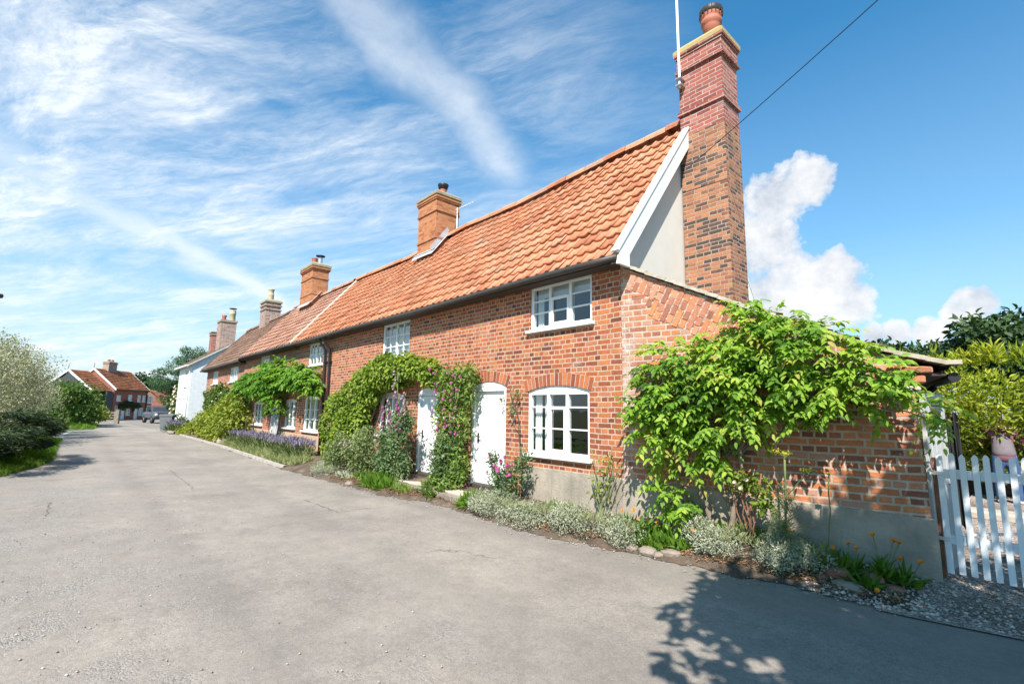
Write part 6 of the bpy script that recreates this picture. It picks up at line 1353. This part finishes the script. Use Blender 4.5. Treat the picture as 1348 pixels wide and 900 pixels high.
for i, (x, y) in enumerate([(-33.6, 4.32), (-34.4, 4.4), (-35.0, 4.42)]): rock('edging_stone', (x, y, gz(x) + .06), (.35, .2, .12), 'stone', 60 + i, ['pinkish stone at the end of the kerb, nearest of the three by the bin', 'middle of three pinkish stones by the bin', 'pinkish stone closest to the bin'][i], 'stone', 'stones by the bin')
# loose gravel and leaf litter
r_ = np.random.default_rng(77); n = 4600; gx_ = -1.75 + 3.5 * r_.random(n) ** .9; gy_ = np.array([edgeN(x) for x in gx_]) - .16 + 1.25 * r_.random(n) ** 1.3
def mat_peb():
    m, nt, p, o = newmat('loose_stones'); a = N(nt, 'Attribute', attribute_name='rnd'); nt.links.new(ramp(nt, a.outputs['Fac'], [(0, (.16, .12, .1)), (.4, (.34, .27, .23)), (.8, (.46, .38, .33)), (1, (.6, .54, .48))]).outputs[0], p.inputs['Base Color']); p.inputs['Roughness'].default_value = .9; return m
M['peb'] = mat_peb()
tag(pebbles('gravel', np.stack([gx_, gy_, [max(grav_z(a, b), bed_z(min(a, -.95), b) if a < -.9 else 0) + .006 for a, b in zip(gx_, gy_)]], 1), .016, M['peb']), kind='stuff')
n = 900; gx_ = -13 + 12 * r_.random(n); gy_ = np.array([edgeN(x) for x in gx_]) - .12 + .2 * r_.normal(size=n) * .6
tag(pebbles('gravel', np.stack([gx_, gy_, np.full(n, .014)], 1), .009, M['peb'], seed=6), kind='stuff')
n = 4200; gx_ = -11 + 10 * r_.random(n); gy_ = np.array([edgeN(x) for x in gx_]) + .02 + np.abs(r_.normal(size=n)) * .12
P = np.stack([gx_, gy_, [max(bz(a, b), .01) + .012 for a, b in zip(gx_, gy_)]], 1)
me = leaf_mesh('leaf_litter', P, np.tile([0, 0, 1.], (n, 1)) + r_.normal(size=(n, 3)) * .3, np.concatenate([r_.normal(size=(n, 2)), np.zeros((n, 1))], 1), .035, .02, r_.random(n), .2); tag(link('leaf_litter', me, M['l_dry']), kind='stuff')
n = 2600; gx_ = -11.5 + 10 * r_.random(n); gy_ = -4 + 6.2 * r_.random(n) ** 1.4
tag(pebbles('gravel', np.stack([gx_, gy_, np.full(n, .008)], 1), .007, M['peb'], seed=8), kind='stuff')

# ------------------------------------------------------------------ far side of the lane: shrubs, juniper, verge grass
CT = empty('silver_leaved_tree', (-27, -2.6, .1), 0, 'large silvery weeping shrub overhanging the verge at the left', 'shrub')
rngc = np.random.default_rng(5)
cb = sub_blobs((-24.5, -3.0, 2.1, 4.2, 1.3, 1.7), 46, .75, rngc) + sub_blobs((-31, -2.4, 2.5, 4.5, 1.5, 1.9), 56, .8, rngc) + sub_blobs((-36, -1.8, 2.0, 2.8, 1.4, 1.7), 34, .7, rngc) + sub_blobs((-27.5, -3.0, 3.4, 3.6, 1.2, 1.0), 28, .6, rngc)
foliage('crown', cb, 36000, .1, .048, M['l_cot'], CT, out=.6, up=.4, droop=.5, jit=.8, seed=121, shell=.45, csize=.5, clip=lambda P: (P[:, 2] > .05))
stems('trunk', [(wobble((-27 + 2.2 * k, -2.9, 0), (-26.5 + 2.4 * k + rg.uniform(-1, 1), -2.6, 3.1), 7, .2, rg), [.11, .1, .09, .07, .05, .04, .03]) for k in range(-2, 3)], 'darkbark', CT); to_local(CT)
G1 = empty('garden_shrub', (-47, -.2, gz(-47)), 0, 'mid green hedge-like shrub beyond the silvery one at the left', 'shrub')
foliage('crown', sub_blobs((-43, -1.2, .9, 2.4, 1.0, .8), 14, .5, rngc) + sub_blobs((-50, .1, 1.4, 3.6, 1.5, 1.3), 34, .7, rngc) + sub_blobs((-48, -.5, 2.3, 2.4, .9, .8), 18, .5, rngc), 7000, .22, .13, M['l_green'], G1, seed=122, shell=.45, csize=.6, clip=lambda P: (P[:, 2] > -.1))
stems('stem', [(wobble((-44 - 1.6 * k, -.8 + .2 * k, -.2), (-44 - 1.6 * k, -.8 + .2 * k, 1.6), 5, .1, rg), .06) for k in range(5)], 'darkbark', G1); to_local(G1)
G2 = empty('clipped_hedge', (-56, 1.6, gz(-56)), 0, 'flat-topped yellow-green hedge before the far house', 'hedge')
foliage('foliage', sub_blobs((-56, 1.2, .6, 2.6, 1.1, .75), 26, .5, rngc), 2600, .2, .12, M['l_creep'], G2, seed=123, shell=.5, csize=.5); stems('stem', [(wobble((-55 - k, 1.3, -.2), (-55 - k, 1.3, .8), 4, .05, rg), .04) for k in range(4)], 'bark', G2); to_local(G2)
# juniper
JU = empty('juniper', (-18, -1.6, .1), 0, 'dark spreading juniper with drooping branch tips over the verge', 'shrub')
jb = []
for (x, y, z, rx, ry, rz_) in [(-15.2, -2.2, .55, 1.0, .7, .16), (-16.6, -1.7, .72, 1.1, .7, .18), (-18.2, -1.4, .8, 1.2, .75, .2), (-19.8, -1.25, .85, 1.1, .65, .2), (-17.2, -2.2, 1.0, 1.5, .7, .2), (-15.0, -1.9, .3, .7, .5, .13), (-19.2, -2.0, 1.1, 1.6, .6, .2), (-14.6, -2.6, .8, .9, .5, .18), (-17, -1.2, .45, .9, .35, .13), (-19.0, -.95, .5, .9, .35, .14), (-21, -1.2, .7, .7, .5, .2), (-16.3, -.85, .95, .8, .42, .14), (-17.4, -.6, 1.12, .8, .4, .14), (-18.6, -.45, .95, .9, .35, .14), (-19.8, -.5, .8, .9, .35, .14), (-15.2, -1.2, .85, .7, .5, .14), (-18, -.6, .55, .9, .35, .12), (-17.2, -.9, 1.3, .9, .45, .12)]: jb.append((x, y, z, rx, ry, rz_))
rj = np.random.default_rng(8); Pj, nj, kj = scatter(jb, 24000, rj, .3)
Tj = np.stack([rj.normal(size=24000) * .4 + .15, .75 + .3 * rj.normal(size=24000), -.1 + .28 * rj.normal(size=24000)], 1)
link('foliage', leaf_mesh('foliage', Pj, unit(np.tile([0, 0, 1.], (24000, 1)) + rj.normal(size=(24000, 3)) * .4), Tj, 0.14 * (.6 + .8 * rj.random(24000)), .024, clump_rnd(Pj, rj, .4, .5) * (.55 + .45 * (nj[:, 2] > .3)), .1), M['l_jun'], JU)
stems('branch', [(wobble((-18, -2.4, .1), (x + .3, y + .2, z), 6, .08, rg), [.05, .045, .04, .03, .02, .012]) for (x, y, z, *_r) in jb], 'darkbark', JU); to_local(JU)
# verge grass
n = 26000; gx_ = -29.5 + 16.3 * r_.random(n) ** .8; gy_ = np.array([edgeS(x) for x in gx_]) + .1 - 2.6 * r_.random(n) ** 1.5
tag(blades('grass', np.stack([gx_, gy_, [verge_z(a, b) for a, b in zip(gx_, gy_)]], 1), M['l_grass'], .12, .014, None, .5, 35, .5), kind='stuff')
n = 3000; gx_ = -58 + 16 * r_.random(n); gy_ = np.array([edgeS(x) for x in gx_]) + .1 - 2 * r_.random(n)
tag(blades('grass', np.stack([gx_, gy_, [verge_z(a, b) for a, b in zip(gx_, gy_)]], 1), M['l_grass'], .2, .04, None, .5, 36, .7), kind='stuff')

# ------------------------------------------------------------------ trees
def tree(name, loc, h, blobs, n, L, W, mat, lab, seed, tr=.25, bark='darkbark', limbs=8, group=None, **k):
    o = empty(name, loc, 0, lab, 'tree', group); rg = random.Random(seed)
    p = [Vector((rg.uniform(-.1, .1) * i, rg.uniform(-.1, .1) * i, h * .72 * i / 5)) for i in range(6)]
    mb = MB(); mb.tube([p[0] - Vector((0, 0, .4))] + p[1:], [tr, tr * .85, tr * .7, tr * .5, tr * .35, tr * .2], 9)
    for q in range(limbs):
        b = blobs[int(q * len(blobs) / limbs)]; a = p[1 + q % 4]; mb.tube(wobble(a, b[:3], 5, .15, rg), [tr * .4, tr * .33, tr * .25, tr * .17, tr * .08], 6)
    mb.build('trunk', M[bark], o); foliage('crown', blobs, n, L, W, M[mat], o, seed=seed, **k); return o
rt_ = np.random.default_rng(17)
pine = []
for (x, y, z, r_1) in [(0, 0, 6.9, 1.3), (1.2, 1.0, 6.4, 1.5), (-1.0, -.8, 6.0, 1.5), (.6, 1.8, 5.6, 1.6), (-.4, -1.8, 5.0, 1.5), (.8, .8, 4.6, 1.8), (-.8, -1.0, 3.9, 1.7), (.6, -1.4, 3.2, 1.6), (.2, 1.8, 3.6, 1.7), (0, -.6, 2.4, 1.6), (0, 1.2, 2.2, 1.7), (.4, 2.8, 6.6, 1.2), (.6, 3.4, 5.4, 1.4), (0, -2.3, 3.9, 1.0), (.5, 2.4, 7.5, .9)]:
    pine += sub_blobs((x, y, z, r_1, r_1, .55), 8, .55, rt_, .65)
tree('pine_tree', (-60, 9.2, gz(-60)), 8.8, [(b[0] * 1.15, b[1] * 1.2, b[2] * 1.04, b[3] * 1.15, b[4] * 1.15, b[5] * 1.15) for b in pine], 24000, .26, .055, 'l_pine', 'big blue-green pine tree behind the white house', 131, .3, 'bark', 10, shell=.5, csize=.7, jit=.9, up=.5, droop=-.2, camt=.6)
tree('bushy_tree', (-68, 10.2, gz(-66)), 4, sub_blobs((0, 0, 2.4, 1.6, 2.2, 1.5), 18, .8, rt_), 2600, .3, .2, 'l_green', 'lighter green bushy tree below the pine, behind the car', 132, .18, limbs=6, shell=.5, csize=.7)
tree('distant_tree', (-98, 7.6, -.4), 6.5, sub_blobs((0, 0, 4.2, 2, 3.4, 2.2), 26, 1.0, rt_), 2600, .42, .3, 'l_dark', 'distant dark tree between the far house and the pine', 133, .25, limbs=6, shell=.5, csize=1)
tree('distant_tree', (-100, 15, -.4), 6, sub_blobs((0, 0, 4, 2, 3.6, 2.2), 22, 1.0, rt_), 1800, .45, .3, 'l_dark', 'distant tree mostly hidden behind the pine and white house', 134, .25, limbs=6, shell=.5, csize=1)
tree('weeping_tree', (-30, -6.5, 0), 5.3, sub_blobs((0, 0, 3.5, 2.2, 2, 1.7), 26, .7, rt_), 3600, .16, .06, 'l_green', 'light green tree whose top shows above the silvery shrub at the far left', 135, .18, limbs=7, shell=.5, csize=.6, droop=.8)
def oak(loc, rx, rz_, zc, n, lab, seed, L=.3): tree('broadleaf_tree', loc, zc + rz_, sub_blobs((0, 0, zc, rx, rx, rz_), 44, rx * .3, rt_, .75), n, L, L * .62, 'l_dark', lab, seed, .3, limbs=9, shell=.45, csize=1.0, camt=.6, group='dark trees behind the golden hedge')
oak((-1.2, 33, 0), 3.0, 1.8, 4.6, 8000, 'dark broadleaf tree, tallest on the skyline behind the golden hedge', 141)
oak((2.4, 27, 0), 2.5, 1.6, 3.9, 5000, 'dark broadleaf tree at the right frame edge behind the golden hedge', 142)
oak((-5.4, 34, 0), 3.0, 1.3, 4.2, 4200, 'low dark broadleaf tree just right of the outbuilding roof on the skyline', 143)
# golden conifer hedge
GH = empty('golden_hedge', (-.5, 12.4, .4), 0, 'tall golden-green conifer hedge behind the gravel drive', 'hedge')
gb = []
for x in np.arange(-3.4, 4.6, .55):
    for z in np.arange(1.15, 2.05, .3):
        gb.append((x + rt_.normal() * .1, 12.0 + rt_.normal() * .12, z, .42, .5, .36))
gb = [(b[0], b[1] - .05, b[2] + .32, *b[3:]) for b in gb] + [(x, 12.3, z, .42, .35, .3) for x in np.arange(-3.4, 4.6, .5) for z in (.75, 1.05, 1.3)]
ng = 48000; Pg, ngm, kg = scatter(gb, ng, rt_, .55); mk = (Pg[:, 1] < 12.4) | (Pg[:, 2] > 2.2); Pg, ngm = Pg[mk], ngm[mk]; ng = len(Pg)
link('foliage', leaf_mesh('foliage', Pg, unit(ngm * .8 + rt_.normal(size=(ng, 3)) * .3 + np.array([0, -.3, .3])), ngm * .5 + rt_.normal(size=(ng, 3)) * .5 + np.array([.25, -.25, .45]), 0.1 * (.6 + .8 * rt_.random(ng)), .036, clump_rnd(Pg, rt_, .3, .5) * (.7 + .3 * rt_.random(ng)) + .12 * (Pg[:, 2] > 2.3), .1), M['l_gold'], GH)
sp_ = []; 
for x in np.arange(-3, 4.4, .17):
    sp_.append((x, 12.0 + rt_.normal() * .15, 2.42 + .2 * rt_.random() + .22 * max(0, 1 - abs(x + .75) / .5), .09, .09, .26))
foliage('top_shoots', sp_, 3400, .17, .035, M['l_gold'], GH, out=.3, droop=-1.0, jit=.4, seed=151, shell=.2, csize=.2)
stems('stem', [(wobble((x, 12.3, .0), (x, 12.3, 2.4), 5, .06, rg), .05) for x in np.arange(-3, 4.3, .7)], 'darkbark', GH); to_local(GH)
IV = foliage('garden_shrub', sub_blobs((0, 0, .55, 1.3, .3, .4), 16, .28, rt_), 1300, .08, .05, M['l_green'], None, seed=152, loc=(-1.5, 12.3, .45)); tag(IV, 'leafy green growth under the golden hedge behind the pickets', 'shrub')
# tree across the lane, out of frame: it throws the shade at the right
tree('shade_tree', SHADE[0], SHADE[1], [(b[0], b[1], b[2], b[3], b[3], b[3] * .8) for b in SHADE[2]], 17000, .16, .11, 'l_green', 'tree standing beside the camera whose shade falls across lane and gate', 161, .16, limbs=10, shell=.2, csize=.5)
tree('roadside_tree', (-9, -11, 0), 7, sub_blobs((0, 0, 4.2, 2.6, 2.2, 2.6), 30, .9, rt_), 3000, .3, .2, 'l_dark', 'tree across the lane mirrored in the upper window', 162, .22, limbs=8, shell=.4, csize=.8)
tree('roadside_tree', (-15, -12, 0), 6, sub_blobs((0, 0, 3.4, 2.8, 2.2, 2.4), 30, .9, rt_), 3000, .3, .2, 'l_dark', 'second tree across the lane mirrored in the window glass', 163, .22, limbs=8, shell=.4, csize=.8)
